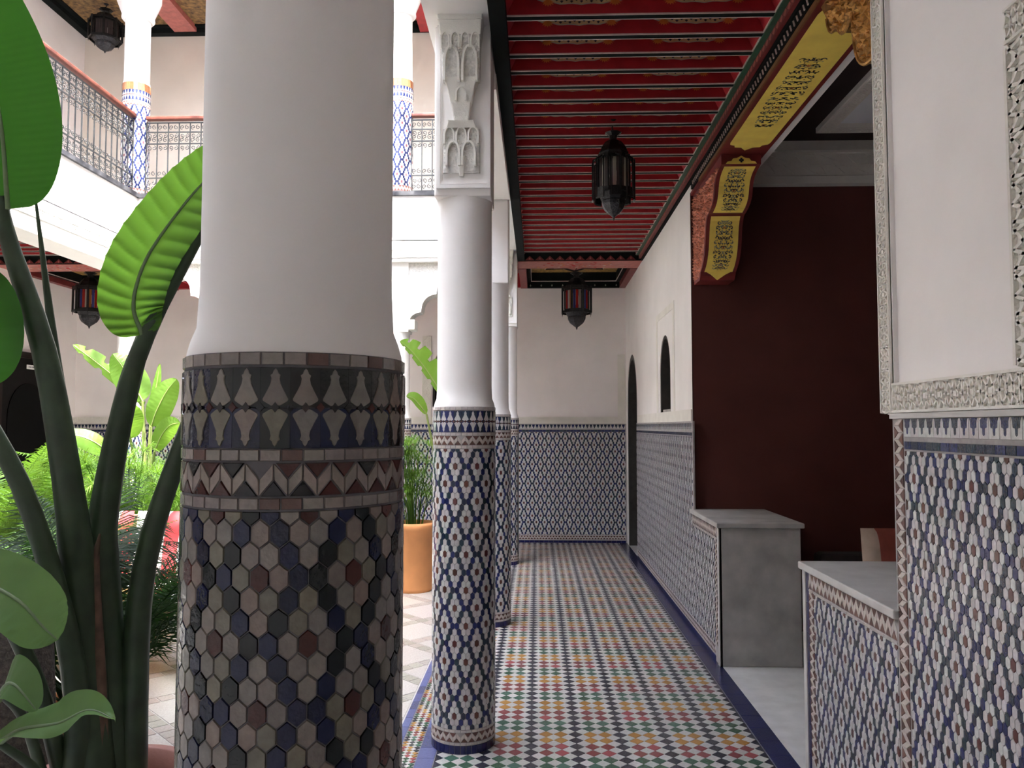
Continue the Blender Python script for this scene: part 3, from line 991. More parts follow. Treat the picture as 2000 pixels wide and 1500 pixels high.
# lower drop of the fascia, with a carved string course
ff = struct(box('wall_fascia_far', EDX0, EDX1, EDY1, EDY1 + 0.3, 3.2, 3.43, PLASTER_X), 'white fascia band over the far arches')
carved('carved_band', Plane((0, EDY1 - 0.001, 0), (1, 0, 0), (0, 0, 1)), EDX0, EDX1, 3.24, 3.33, 0.008, STUCCO, ff)
fL = struct(box('wall_fascia_left', XCL - 0.17, EDX0, YN, EDY1, 3.1, 3.43, PLASTER_X), 'white fascia band over the left openings')
carved('carved_band', Plane((EDX0 + 0.001, 0, 0), (0, 1, 0), (0, 0, 1)), 5.2, EDY1, 3.24, 3.33, 0.008, STUCCO, fL)
struct(box('wall_fascia_right', XC - 0.165, XC + 0.15, 1.0, 8.7, 3.31, 3.43, PLASTER), 'white lintel carried by the row of columns')
struct(box('wall_lintel_middle', XC - 0.15, XC + 0.14, CY[1] + 0.15, CY[2] - 0.15, 3.13, 3.32, PLASTER), 'lower white lintel of the middle bay')
struct(box('wall_fascia_near', EDX0, EDX1, EDY0 - 0.3, EDY0, 3.2, 3.43, PLASTER), 'white fascia band of the near gallery')
for nm, a in (('roof_right', (EDX1, XR + 0.2, YN - 0.2, YF + 0.2)), ('roof_left', (XL - 0.2, EDX0, YN - 0.2, YF + 0.2)), ('roof_far', (EDX0, EDX1, EDY1, YF + 0.2)), ('roof_near', (EDX0, EDX1, YN - 0.2, EDY0))):
    struct(box(nm, *a, Z2 + 0.08, Z2 + 0.4, PLASTER), 'roof slab around the open courtyard')
cu = struct(box('ceiling_upper_far', EDX0, EDX1, EDY1, YF, Z2 + 0.02, Z2 + 0.08, UPCEIL), 'painted upper ceiling with red beams and a dark edge')
mb = MB()
mb.box(XL, XR, YF - 0.1, YF, Z2 - 0.06, Z2 + 0.08).box(XL, XR, YF - 0.16, YF - 0.1, Z2 + 0.0, Z2 + 0.08)
obj('dark_cornice', mb, BLACKW, cu)
for x in (-3.95, -3.0, -2.4, -1.5, -0.75):
    box('red_beam', x, x + 0.22, EDY1, YF - 0.1, Z2 - 0.1, Z2 + 0.03, RED, cu)
box('head_beam', EDX0, EDX1, EDY1 + 0.02, EDY1 + 0.28, Z2 - 0.2, Z2 + 0.08, PLASTER, cu)
cl = struct(box('ceiling_upper_left', XL, EDX0, YN, YF, Z2 + 0.02, Z2 + 0.08, UPCEIL), 'painted upper ceiling of the opposite gallery')
mb = MB()
mb.box(XL, XL + 0.1, YN, YF - 0.1, Z2 - 0.06, Z2 + 0.02).box(XL + 0.1, XL + 0.16, YN, YF - 0.16, Z2, Z2 + 0.02)
obj('dark_cornice', mb, BLACKW, cl)
box('head_beam', XCL - 0.14, XCL + 0.14, EDY0, EDY1 + 0.28, Z2 - 0.2, Z2 + 0.02, PLASTER, cl)
box('rose_beam', XCL - 0.27, XCL + 0.02, EDY1 + 0.28, YF - 0.1, Z2 - 0.05, Z2 + 0.02, PINKB, cl)
for y in (5.2, 6.3, 7.4):
    box('red_beam', XL + 0.16, XCL - 0.14, y, y + 0.2, Z2 - 0.1, Z2 + 0.03, RED, cl)
struct(box('ceiling_upper_right', EDX1, XR, YN, YF, Z2 + 0.02, Z2 + 0.08, UPCEIL), 'painted upper ceiling over the right gallery')

# ---- pergola over the opening: casts the slanting stripes on the balcony fascia
pg = empty('pergola', ((EDX0 + EDX1) / 2, (EDY0 + EDY1) / 2, Z2 + 0.4), 'wooden slat pergola over the open courtyard roof', 'pergola')
n = 28
for i in range(n):
    y = EDY0 + 0.12 + i * (EDY1 - EDY0 - 0.2) / n
    box('slat', EDX0 - 0.1, EDX1 + 0.1, y, y + 0.07, Z2 + 0.47, Z2 + 0.50, WOOD, pg)
for x in (-4.1, -3.2, -2.4, -1.6, -0.75):
    box('rafter', x, x + 0.08, EDY0 - 0.1, EDY1 + 0.1, Z2 + 0.38, Z2 + 0.475, WOOD, pg)

# ================================================================== COLUMNS
RT, RS = 0.1445, 0.128
STUCCO_C = M('pitted_stucco', (0.70, 0.68, 0.64), 0.85, 0.14, 60, 1.0, 70)
def muqarnas(r, cx, yf, z0, z1, w_):
    """stepped honeycomb bracket on the face of an impost block"""
    h = z1 - z0
    def ar(s0, s1, za, zb, y, d, nm='niche_rib', mat=STUCCO):
        o = arch_poly(s0, s1, za, za + (zb - za) * 0.45, zb, 10)
        i = arch_poly(s0, s1, za, za + (zb - za) * 0.45, zb, 10, shrink=(s1 - s0) * 0.14)
        mb = MB()
        for k in range(1, len(o)):
            k2 = (k + 1) % len(o)
            if k2 == 0:
                k2 = 0
            mb.prism([o[k], o[k2], i[k2], i[k]], lambda s, z, hh: (s, y - hh, z), 0, d)
        obj(nm, mb, mat, r)
    def blk(nm, wa, wb, za, zb, da, db, mat=STUCCO):
        mb = MB()
        p = [(cx - wa / 2, yf + 0.001, za), (cx + wa / 2, yf + 0.001, za), (cx + wa / 2, yf - da, za), (cx - wa / 2, yf - da, za)]
        q = [(cx - wb / 2, yf + 0.001, zb), (cx + wb / 2, yf + 0.001, zb), (cx + wb / 2, yf - db, zb), (cx - wb / 2, yf - db, zb)]
        mb.grid([p, q], 0, True)
        mb.face(p[::-1])
        mb.face(q)
        soft(obj(nm, mb, mat, r), 0.005)
    Z = lambda k: z0 + k * h
    blk('bracket_cap', w_ * 1.02, w_ * 1.06, Z(0.94), Z(1.0), 0.115, 0.12)
    blk('bracket_frieze', w_ * 0.94, w_ * 1.0, Z(0.86), Z(0.94), 0.09, 0.11)
    for i in range(4):
        s = cx - w_ * 0.46 + i * w_ * 0.23
        ar(s, s + w_ * 0.22, Z(0.77), Z(0.875), yf - 0.085, 0.014)
    blk('pierced_panel', w_ * 0.86, w_ * 0.92, Z(0.60), Z(0.86), 0.05, 0.088, STUCCO_C)
    for i in range(2):
        s = cx - w_ * 0.40 + i * w_ * 0.42
        ar(s, s + w_ * 0.38, Z(0.57), Z(0.80), yf - 0.068, 0.022)
    blk('bracket_ledge', w_ * 0.66, w_ * 0.78, Z(0.555), Z(0.60), 0.06, 0.075)
    blk('honeycomb_tier', w_ * 0.48, w_ * 0.66, Z(0.45), Z(0.555), 0.035, 0.06)
    ar(cx - w_ * 0.13, cx + w_ * 0.13, Z(0.46), Z(0.55), yf - 0.046, 0.012)
    blk('honeycomb_tier', w_ * 0.34, w_ * 0.46, Z(0.34), Z(0.45), 0.026, 0.05)
    blk('bracket_ledge', w_ * 0.70, w_ * 0.60, Z(0.30), Z(0.34), 0.032, 0.045)
    blk('pierced_panel', w_ * 0.86, w_ * 0.86, Z(0.02), Z(0.30), 0.012, 0.012, STUCCO_C)
    for i in range(3):
        s = cx - w_ * 0.42 + i * w_ * 0.28
        ar(s, s + w_ * 0.27, Z(0.20), Z(0.31), yf - 0.012, 0.018)
    for i in range(2):
        s = cx - w_ * 0.36 + i * w_ * 0.36
        ar(s, s + w_ * 0.34, Z(0.06), Z(0.22), yf - 0.012, 0.022)
    blk('pendant', w_ * 0.10, w_ * 0.22, Z(0.0), Z(0.12), 0.012, 0.032)

def column(cx, cy, n_u, nparts, pal, label, uo, bracket=False, group='tiled columns around the courtyard', z0=0.0, zt=1.54, ztop=2.515, impost=True, flat=False, zimp=3.312, lower=True, plaster=None):
    plaster = plaster or PLASTER
    r = empty('column', (cx, cy, z0), label, 'column', group)
    obj('shaft', MB().lathe([(RT * 0.99, z0 + zt - 0.001), (RT * 0.985, z0 + zt + 0.006), (RS + 0.010, z0 + zt + 0.022), (RS + 0.003, z0 + zt + 0.04), (RS, z0 + zt + 0.1), (RS, z0 + ztop - 0.02), (RS + 0.004, z0 + ztop)], 56, cx, cy), plaster, r, True)
    obj('tile_core', MB().lathe([(RT + 0.0002, z0), (RT + 0.0002, z0 + zt)], 64, cx, cy), GROUT if pal == 'std' else GROUT_D, r, True)
    s = Cyl(cx, cy, RT)
    L = 2 * math.pi * RT
    T = []
    zt_ = z0 + zt
    T += squares(0, L, zt_ - 0.0165, zt_, 34)
    T += finials(0, L, zt_ - 0.116, zt_ - 0.018, 26)
    T += squares(0, L, zt_ - 0.132, zt_ - 0.117, 36)
    T += zigzag(0, L, zt_ - 0.174, zt_ - 0.133, 27)
    T += squares(0, L, zt_ - 0.190, zt_ - 0.175, 36)
    vb = z0
    if lower:
        T += squares(0, L, z0, z0 + 0.038, 36, 'K', 'foot_tile')
        T += squares(0, L, z0 + 0.039, z0 + 0.051, 36)
        T += zigzag(0, L, z0 + 0.052, z0 + 0.093, 27)
        T += squares(0, L, z0 + 0.094, z0 + 0.106, 36)
        vb = z0 + 0.107
    T += hexes(0, L, vb, zt_ - 0.191, L / n_u, 0.0263, n_u=n_u, uo=uo)
    emit(r, s, T, nparts, pal, flat=flat, stuff_name='mosaic_tiles')
    if impost:
        w_ = 0.262
        soft(box('impost_block', cx - w_ / 2, cx + w_ / 2, cy - w_ / 2, cy + w_ / 2, z0 + ztop - 0.005, z0 + zimp, plaster, r), 0.006)
        if bracket:
            yf = cy - w_ / 2
            for k, (mz, mw) in enumerate(((0.012, 0.0), (0.006, 0.012))):
                mb = MB()
                a, b, e = cx - w_ / 2 + 0.012 + mw, cx + w_ / 2 - 0.002 - mw, 0.016 - 0.004 * k
                zb = z0 + ztop + 0.045 + mw * 1.5
                mb.box(a, a + e, yf - mz * 1.2, yf, zb, z0 + zimp).box(b - e, b, yf - mz * 1.2, yf, zb, z0 + zimp).box(a, b, yf - mz * 1.2, yf, zb - e, zb)
                obj('frame_moulding', mb, PLASTER, r)
            muqarnas(r, cx - 0.004, yf, z0 + ztop + 0.085, z0 + zimp + 0.02, 0.198)
    return r
A1 = RT * math.radians(23.3)
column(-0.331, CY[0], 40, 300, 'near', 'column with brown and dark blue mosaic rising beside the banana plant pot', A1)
column(XC, CY[1], 45, 300, 'std', 'column with blue and white mosaic below a honeycomb bracket, foot fully in view', RT * math.radians(9), True)
column(XC, CY[2], 45, 0, 'std', 'column with blue and white mosaic half hidden behind the honeycomb bracket column', 0.03, False)
column(XC, CY[3], 45, 0, 'std', 'slender looking mosaic column where the walk meets the end gallery', 0.05, True, flat=True)
column(-1.50, CY[3], 45, 0, 'std', 'white mosaic footed column of the far gallery under the scalloped arch', 0.02, False, flat=True, ztop=2.46, zimp=3.21, plaster=PLASTER_X)
column(-3.30, CY[3], 45, 0, 'std', 'far gallery column beside the wide middle arch', 0.02, False, flat=True, ztop=2.46, zimp=3.21, plaster=PLASTER_X)
column(XCL, CY[3], 45, 0, 'std', 'sunlit white column in the far corner of the courtyard', 0.01, False, flat=True, zimp=3.21, plaster=PLASTER_X)
column(XCL, CY[2], 45, 0, 'std', 'column of the opposite gallery', 0.01, False, flat=True, zimp=3.11, plaster=PLASTER_X)
# upper storey columns
def upper(cx, cy, label):
    r = empty('column', (cx, cy, Z1), label, 'column', 'columns of the upper gallery')
    zt = 1.27
    obj('shaft', MB().lathe([(RT, Z1 + zt), (RS + 0.012, Z1 + zt + 0.012), (RS + 0.004, Z1 + zt + 0.05), (RS + 0.004, Z1 + 2.0), (RS + 0.02, Z1 + 2.02)], 40, cx, cy), PLASTER_X, r, True)
    obj('capital', MB().lathe([(RS + 0.02, Z1 + 2.0), (RS + 0.045, Z1 + 2.03), (RS + 0.04, Z1 + 2.07), (RS + 0.09, Z1 + 2.2), (RS + 0.11, Z1 + 2.26), (RS + 0.11, Z1 + 2.5)], 32, cx, cy), PLASTER_X, r, True)
    obj('tile_core', MB().lathe([(RT + 0.0002, Z1), (RT + 0.0002, Z1 + zt)], 48, cx, cy), GROUT, r, True)
    s, L = Cyl(cx, cy, RT), 2 * math.pi * RT
    PAL['up'] = {'W': PAL['std']['W'], 'B': vary((0.02, 0.03, 0.11), 4, 0.2), 'R': vary((0.30, 0.12, 0.14), 3, 0.2), 'S': PAL['std']['S'], 'Z': PAL['std']['Z'], 'T': vary((0.30, 0.12, 0.10), 3, 0.2), 'D': PAL['std']['D'], 'K': vary((0.36, 0.15, 0.07), 4, 0.25)}
    T = squares(0, L, Z1 + zt - 0.085, Z1 + zt, 24, 'K') + finials(0, L, Z1 + zt - 0.20, Z1 + zt - 0.087, 26) + squares(0, L, Z1 + zt - 0.215, Z1 + zt - 0.20, 30)
    T += zigzag(0, L, Z1 + zt - 0.255, Z1 + zt - 0.216, 27) + zigzag(0, L, Z1 + 0.03, Z1 + 0.09, 27) + hexes(0, L, Z1 + 0.092, Z1 + zt - 0.257, L / 45, 0.0268, n_u=45)
    emit(r, s, T, 0, 'up', flat=True, stuff_name='mosaic_tiles')
upper(XCL, CY[3], 'blue and white tiled column standing in the upper gallery corner')
upper(-1.50, CY[3], 'blue and white tiled upper column beside the short iron railing')
upper(-3.30, CY[3], 'blue and white tiled upper column above the wide far arch')

# ================================================================== FAR ARCHES
def lobes(k):
    k = min(1.0, abs(k))
    L = ((1.0, 0.70, 0.0, 0.22), (0.70, 0.34, 0.28, 0.60), (0.34, 0.0, 0.66, 1.0))
    for ka, kb, za, zb in L:
        if k >= kb - 1e-9:
            t = (k - kb) / (ka - kb)
            return za + (zb - za) * math.sqrt(max(0.0, 1 - t * t))
    return 1.0
def far_arch(x0, x1, label):
    r = empty('scalloped_arch', ((x0 + x1) / 2, EDY1 + 0.1, 2.5), label, 'arch', 'scalloped arches of the far gallery')
    zs, zt, ztop = 2.56, 3.06, 3.21
    c, h = (x0 + x1) / 2, (x1 - x0) / 2
    y0, y1 = EDY1 + 0.07, EDY1 + 0.29
    N = 60
    S = [x0 + (x1 - x0) * i / N for i in range(N + 1)]
    E_ = [zs + (zt - zs) * lobes((s - c) / (h * 0.98)) for s in S]
    mb, lip = MB(), MB()
    for i in range(N):
        a, b, za, zb = S[i], S[i + 1], E_[i], E_[i + 1]
        mb.face([(a, y0, za), (b, y0, zb), (b, y0, ztop), (a, y0, ztop)])
        mb.face([(a, y1, za), (a, y1, ztop), (b, y1, ztop), (b, y1, zb)])
        mb.face([(a, y0, za), (a, y1, za), (b, y1, zb), (b, y0, zb)])
        lip.prism([(a, za - 0.004), (b, zb - 0.004), (b, zb + 0.03), (a, za + 0.03)], lambda u, v, hh: (u, y0 - hh, v), -0.002, 0.012)
    obj('carved_spandrel', mb, STUCCO_C, r)
    obj('arch_lip', lip, PLASTER_X, r)
    for s in (x0, x1 - 0.07):
        soft(box('springer', s, s + 0.07, y0 - 0.01, y1 + 0.005, zs - 0.08, zs + 0.03, STUCCO, r), 0.008)
far_arch(-1.50 + 0.128, XC - 0.128, 'narrow scalloped stucco arch right of the sunlit far fascia')
far_arch(-3.30 + 0.128, -1.50 - 0.128, 'wide scalloped stucco arch in the middle of the far gallery')
far_arch(XCL + 0.128, -3.30 - 0.128, 'narrow scalloped stucco arch beside the far corner column')

# ================================================================== UPPER RAILINGS
def spiral(cx, cz, r0, turns, a0, sg, n=14):
    return [(cx + r0 * (1 - 0.8 * i / n) * math.cos(a0 + sg * 2 * math.pi * turns * i / n), 0.0, cz + r0 * (1 - 0.8 * i / n) * math.sin(a0 + sg * 2 * math.pi * turns * i / n)) for i in range(n + 1)]
SC = MB()
for sg in (1, -1):
    SC.tube(spiral(sg * 0.027, 0.0, 0.026, 1.2, math.pi / 2 - sg * math.pi / 2 + math.pi / 2, sg), 0.0038, 4)
SCROLL = SC.mesh('scroll', [IRON])
BAR = MB().box(-0.005, 0.005, -0.005, 0.005, 0.0, 0.80).mesh('baluster', [IRON])
def railing(p0, p1, label):
    p0, p1 = Vector(p0), Vector(p1)
    d = p1 - p0
    L = d.length
    rz = math.atan2(d.y, d.x)
    r = empty('railing', p0, label, 'railing', 'wrought iron railings of the upper gallery', True)
    r.rotation_euler = (0, 0, rz)
    soft(obj('handrail', MB().box(0, L, -0.035, 0.035, 0.86, 0.905), RAILW, r), 0.012)
    for z in (0.05, 0.22, 0.60, 0.73, 0.835):
        obj('rail_bar', MB().box(0, L, -0.006, 0.006, z - 0.006, z + 0.006), IRON, r)
    n = int(L / 0.108)
    for i in range(n + 1):
        x = L * i / n
        o = bpy.data.objects.new('baluster', BAR)
        COL.objects.link(o)
        o.parent = r
        o.location = (x, 0, 0.04)
        if i < n:
            for z, ry in ((0.10, 0), (0.165, math.pi), (0.27, 0), (0.555, math.pi), (0.645, 0), (0.69, math.pi), (0.785, 0)):
                o = bpy.data.objects.new('scroll', SCROLL)
                COL.objects.link(o)
                o.parent = r
                o.location = (x + L / n / 2, 0, z)
                o.rotation_euler = (0, ry, 0)
railing((XCL + 0.05, CY[2] + 0.14, Z1), (XCL + 0.05, CY[3] - 0.14, Z1), 'black scrollwork railing of the balcony above the opposite gallery')
railing((XCL + 0.15, CY[3] - 0.05, Z1), (-3.30 - 0.14, CY[3] - 0.05, Z1), 'scrollwork railing between the corner column and the next upper column')
railing((-3.30 + 0.14, CY[3] - 0.05, Z1), (-1.50 - 0.14, CY[3] - 0.05, Z1), 'scrollwork railing of the wide middle bay on the far balcony')
railing((-1.50 + 0.14, CY[3] - 0.05, Z1), (XC - 0.0, CY[3] - 0.05, Z1), 'short scrollwork railing on the far balcony over the narrow arch')

# ================================================================== PAINTED CEILINGS
def gallery_ceiling(name, mx, ys, label, fancy):
    """joisted ceiling, cross beam and corner coffer; mx mirrors x for the opposite gallery"""
    def bx(nm, x0, x1, y0, y1, z0, z1, mat, parent):
        a, b = sorted((mx(x0), mx(x1)))
        return box(nm, a, b, y0, y1, z0, z1, mat, parent)
    c = struct(bx(name, -0.2, XR, ys[0], YF, 3.40, 3.425, REDD, None), label)
    bx('edge_beam', -0.205, -0.132, ys[0], 8.42, 3.21, 3.402, BLACKW, c)
    bx('edge_beam', 1.052, 1.085, ys[0], 8.42, 3.262, 3.402, GREENP, c)
    bx('carved_edge', 1.08, 1.103, ys[0], 8.42, 3.226, 3.29, REDD, c)
    bx('edge_moulding', 1.10, XR, ys[0], 8.42, 3.205, 3.25, BLACKW, c)
    # little carved leaves along the edge board
    mb = MB()
    y = ys[0]
    while y < 8.4:
        for (xa, za, hh, k) in ((1.0785, 3.228, 0.034, 0), (1.0785, 3.262, 0.026, 1)):
            pts = [(mx(xa), y, za), (mx(xa), y + 0.028, za + hh * 0.5), (mx(xa), y, za + hh), (mx(xa), y - 0.02, za + hh * 0.5)]
            mb.face(pts, k)
        y += 0.055
    lv = obj('painted_leaves', mb, [PINKB, GREENP], c)
    lv['kind'] = 'stuff'
    # one joist, copied
    x0, x1 = -0.135, 1.055
    proto = None
    y = ys[1]
    while y < 8.30:
        if proto is None:
            a, b = sorted((mx(x0), mx(x1)))
            J = obj('joist', MB().box(a, b, -0.021, 0.021, 3.272, 3.402), RED, c)
            obj('joist_soffit', MB().box(a, b, -0.017, 0.017, 3.2705, 3.2725), BLACKW, J)
            for s in (-1, 1):
                obj('edge_line', MB().box(a, b, s * 0.0195 - 0.0026, s * 0.0195 + 0.0026, 3.2695, 3.276), LINEW, J)
            e1 = sorted((mx(x1), mx(x1 - 0.012)))
            mbb = MB()
            for xx, sg in ((x1, -1), (x0, 1)):
                p = [(mx(xx), 0.02, 3.274), (mx(xx), 0.16, 3.274), (mx(xx + sg * 0.06), 0.16, 3.401), (mx(xx + sg * 0.06), 0.02, 3.401)]
                mbb.face(p)
                mbb.face([(q[0] + 0.001, q[1], q[2]) for q in p][::-1])
            obj('end_board', mbb, RED, J)
            obj('end_line', MB().box(min(mx(x1), mx(x1 - 0.008)), max(mx(x1), mx(x1 - 0.008)), 0.02, 0.16, 3.2695, 3.277), LINEW, J)
            if fancy:
                for (ca, hw) in ((0.20, 0.27), (0.74, 0.27)):
                    N = 28
                    for nm, mat, yy, sh, zlow, amp in (('pale_border', M('mint_paint', (0.40, 0.42, 0.36), 0.5, 0.1), -0.0215, 1.0, 3.316, 0.060), ('painted_medallion', CREAMY, -0.0225, 0.93, 3.3195, 0.050)):
                        mb = MB()
                        lo = []
                        for i in range(N + 1):
                            k = i / N * 2 - 1
                            zz = zlow + amp * (abs(k) ** 3) + 0.006 * abs(math.sin(k * math.pi * 3))
                            lo.append((ca + k * hw * sh, zz))
                        for i in range(N):
                            (xa, za), (xb, zb) = lo[i], lo[i + 1]
                            mb.prism([(xa, min(za, 3.40)), (xb, min(zb, 3.40)), (xb, 3.401), (xa, 3.401)], lambda u, v, h: (mx(u), yy - h, v), 0, 0.0006)
                        obj(nm, mb, mat, J)
                    mb = MB()
                    for sx in (-0.55, 0.55):
                        for q in range(7):
                            an = math.pi * (q - 3) / 8
                            cx_, cz_ = ca + sx * hw, 3.336
                            d_ = (math.sin(an), -math.cos(an))
                            tip = (cx_ + d_[0] * 0.035, cz_ + d_[1] * 0.026)
                            mb.prism([(cx_ - 0.004, cz_ + 0.008), (cx_ + d_[0] * 0.02 - 0.006, cz_ + d_[1] * 0.015), tip, (cx_ + d_[0] * 0.02 + 0.006, cz_ + d_[1] * 0.015), (cx_ + 0.004, cz_ + 0.008)], lambda u, v, h: (mx(u), -0.0235 - h, v), 0, 0.0006)
                    obj('painted_palmette', mb, ORANGEP, J)
                    mb = MB()
                    for q in range(-5, 6):
                        xx = ca + q * 0.022
                        zz = 3.334 + 0.008 * (q % 2)
                        mb.prism([(xx - 0.008, zz), (xx, zz - 0.008), (xx + 0.008, zz), (xx, zz + 0.004)], lambda u, v, h: (mx(u), -0.0235 - h, v), 0, 0.0006)
                    obj('painted_sprig', mb, INK, J)
            proto = J
        else:
            J = copy_tree(proto, c)
        J.location = (0, y, 0)
        y += 0.184
    # cross beam
    bx('cross_beam', -0.205, XR, 8.46, 8.84, 3.21, 3.402, PINKB, c)
    bx('beam_face', -0.205, XR, 8.42, 8.462, 3.214, 3.402, BLACKW, c)
    mb = MB()
    n = 11
    for i in range(n):
        xx = -0.13 + (i + 0.5) * 1.18 / n
        mb.prism([(xx - 0.05, 3.216), (xx + 0.05, 3.216), (xx, 3.262)], lambda u, v, h: (mx(u), 8.4205 - h, v), 0, 0.003, 0)
        mb.prism([(xx - 0.010, 3.232), (xx, 3.222), (xx + 0.010, 3.232), (xx, 3.248)], lambda u, v, h: (mx(u), 8.4175 - h, v), 0, 0.003, 1)
    obj('zigzag_paint', mb, [REDD, PINKB], c)
    mb = MB()
    rnd = random.Random(3)
    for i in range(60):
        xx, yy = rnd.gauss(0.46, 0.22), rnd.uniform(8.50, 8.80)
        if not -0.1 < xx < 1.0:
            continue
        s = rnd.uniform(0.008, 0.022)
        mb.prism([(xx - s, yy), (xx, yy - s * 0.8), (xx + s, yy), (xx, yy + s * 0.8)], lambda u, v, h: (mx(u), v, 3.2098 - h), 0, 0.0015, rnd.choice((0, 0, 1, 2)))
    fw = obj('painted_flowers', mb, [CUSHR, ORANGEP, LINEW], c)
    fw['kind'] = 'stuff'
    # corner coffer
    bx('coffer_edge', -0.205, -0.12, 8.84, YF - 0.002, 3.205, 3.402, REDD, c)
    bx('coffer_edge', 1.04, XR - 0.001, 8.84, YF - 0.002, 3.205, 3.402, REDD, c)
    bx('coffer_edge', -0.12, 1.04, YF - 0.075, YF - 0.002, 3.205, 3.402, BLACKW, c)
    for a in ((-0.12, -0.07, 8.84, YF - 0.075), (0.99, 1.04, 8.84, YF - 0.075), (-0.07, 0.99, YF - 0.13, YF - 0.075)):
        bx('coffer_step', *a, 3.27, 3.402, BLACKW, c)
    for a in ((-0.072, -0.066, 8.84, YF - 0.13), (0.985, 0.991, 8.84, YF - 0.13), (-0.07, 0.99, YF - 0.136, YF - 0.13)):
        bx('coffer_line', *a, 3.268, 3.278, LINEW, c)
    mb = MB()
    for i in range(9):
        xx = -0.08 + i * 1.08 / 8
        mb.prism([(xx - 0.010, 3.228), (xx, 3.216), (xx + 0.010, 3.228), (xx, 3.246)], lambda u, v, h: (mx(u), YF - 0.0755 - h, v), 0, 0.003)
    obj('painted_diamonds', mb, [GREYBLUE], c)
    bx('coffer_ground', -0.07, 0.99, 8.84, YF - 0.13, 3.385, 3.402, M('ochre_scroll_paint', (0.34, 0.20, 0.05), 0.5, 0.75, 26), c)
    cx, cy_ = 0.46, (8.84 + YF - 0.13) / 2
    def star(r1, r2_, n_, a0=0):
        return [(cx + (r1 if k % 2 == 0 else r2_) * math.cos(a0 + math.pi * k / n_), cy_ + (r1 if k % 2 == 0 else r2_) * math.sin(a0 + math.pi * k / n_)) for k in range(2 * n_)]
    for nm, r1, r2_, zz, mt, lay in (('star_outer', 0.52, 0.36, 3.380, LINEW, 0), ('star_dark', 0.50, 0.34, 3.376, BLACKW, 0), ('star_rose', 0.36, 0.25, 3.370, PINKB, 0), ('star_green', 0.24, 0.17, 3.364, GREYBLUE, 0), ('star_heart', 0.13, 0.09, 3.356, BLACKW, 0)):
        mb = MB()
        pl = star(r1, r2_, 8)
        for k in range(len(pl)):
            mb.prism([(cx, cy_), pl[k], pl[(k + 1) % len(pl)]], lambda u, v, h: (mx(u), v, h), zz, 3.39)
        obj(nm, mb, mt, c)
    return c
gallery_ceiling('ceiling', lambda x: x, (YN, 0.165), 'red painted joist ceiling over the mosaic walk with corner coffer', True)
gallery_ceiling('ceiling_left', lambda x: XR + XL - x, (4.6, 4.765), 'red painted joist ceiling of the opposite gallery', False)
fc = struct(box('ceiling_far', XR + XL - (-0.2), -0.2, 8.84, YF, 3.39, 3.425, REDD), 'red painted ceiling of the far gallery')
for i in range(22):
    x = -4.5 + i * 0.19
    box('joist', x, x + 0.045, 8.84, YF - 0.08, 3.28, 3.392, RED, fc)
box('edge_beam', XR + XL + 0.205, -0.207, YF - 0.08, YF - 0.003, 3.215, 3.392, RED, fc)
struct(box('ceiling_near', XL, -0.2, YN, 1.0, 3.39, 3.425, PLASTER), 'unseen ceiling of the near gallery, made white to brighten it')  # out of view; white instead of red to bounce light onto the first column

# ================================================================== PAINTED BEAM AND CORBELS OVER THE ALCOVE
def flourish(mb, cx, cy, L, W, fn, rnd, n):
    """mirror-symmetric scrolls, leaves and blossoms painted along an axis"""
    def leaf(u, v, an, s, k, mir):
        pts = [(0, 0), (s * 0.5, s * 0.28), (s, 0), (s * 0.5, -s * 0.2)]
        out = []
        for a, b in pts:
            x, y = u + a * math.cos(an) - b * math.sin(an), v + a * math.sin(an) + b * math.cos(an)
            out.append((cx + (x if not mir else -x), cy + y))
        mb.prism(out, fn, 0, 0.0007, k)
    def curl(u, v, r, a0, sg, mir, k=0):
        prev = None
        for i in range(9):
            rr = r * (1 - i / 11)
            a = a0 + sg * i * 0.55
            x, y = u + rr * math.cos(a), v + rr * math.sin(a)
            p = (cx + (x if not mir else -x), cy + y)
            if prev:
                dx, dy = p[0] - prev[0], p[1] - prev[1]
                l = math.hypot(dx, dy) or 1e-6
                wd = 0.0016 * (1 + 1.0 * math.sin(math.pi * i / 9))
                nx, ny = -dy / l * wd, dx / l * wd
                mb.prism([(prev[0] + nx, prev[1] + ny), (prev[0] - nx, prev[1] - ny), (p[0] - nx, p[1] - ny), (p[0] + nx, p[1] + ny)], fn, 0, 0.0007, k)
            prev = p
    for i in range(n):
        v = -L / 2 + L * (i + 0.5) / n
        taper = 1 - 0.35 * abs(v) / (L / 2)
        for q in range(3):
            u = W / 2 * taper * (0.16 + 0.34 * q)
            an, r, a0, sg = rnd.uniform(0, 6.3), W * 0.11, rnd.uniform(0, 6.3), rnd.choice((-1, 1))
            k1, kc = rnd.choice((0, 0, 0, 1)), rnd.choice((0, 0, 1))
            s = W * rnd.uniform(0.09, 0.16)
            for mir in (False, True):
                leaf(u, v, an, s, k1, mir)
                leaf(u, v + L / n * 0.4, an + 2, s * 0.8, rnd.choice((0, 1)) if False else k1, mir)
                curl(u, v, r, a0, sg, mir, kc)
        if i % 4 == 1:
            for a in range(6):
                leaf(0, v, a * math.pi / 3, W * 0.09, 2, False)
pb = empty('painted_beam', (1.27, 4.0, 3.13), 'red beam over the alcove with long yellow floral cartouche underneath', 'beam')
box('beam_body', 1.122, 1.412, 2.60, 5.79, 3.132, 3.165, REDD, pb)
box('brown_edge', 1.112, 1.124, 2.60, 5.45, 3.132, 3.152, BROWN, pb)
box('rope_ground', 1.108, 1.122, 2.60, 5.70, 3.152, 3.206, BLACKW, pb)
mb = MB()
y = 2.65
while y < 5.65:
    mb.tube([(1.106, y - 0.007, 3.166), (1.106, y + 0.007, 3.192)], [0.0055, 0.0055], 5)
    y += 0.043
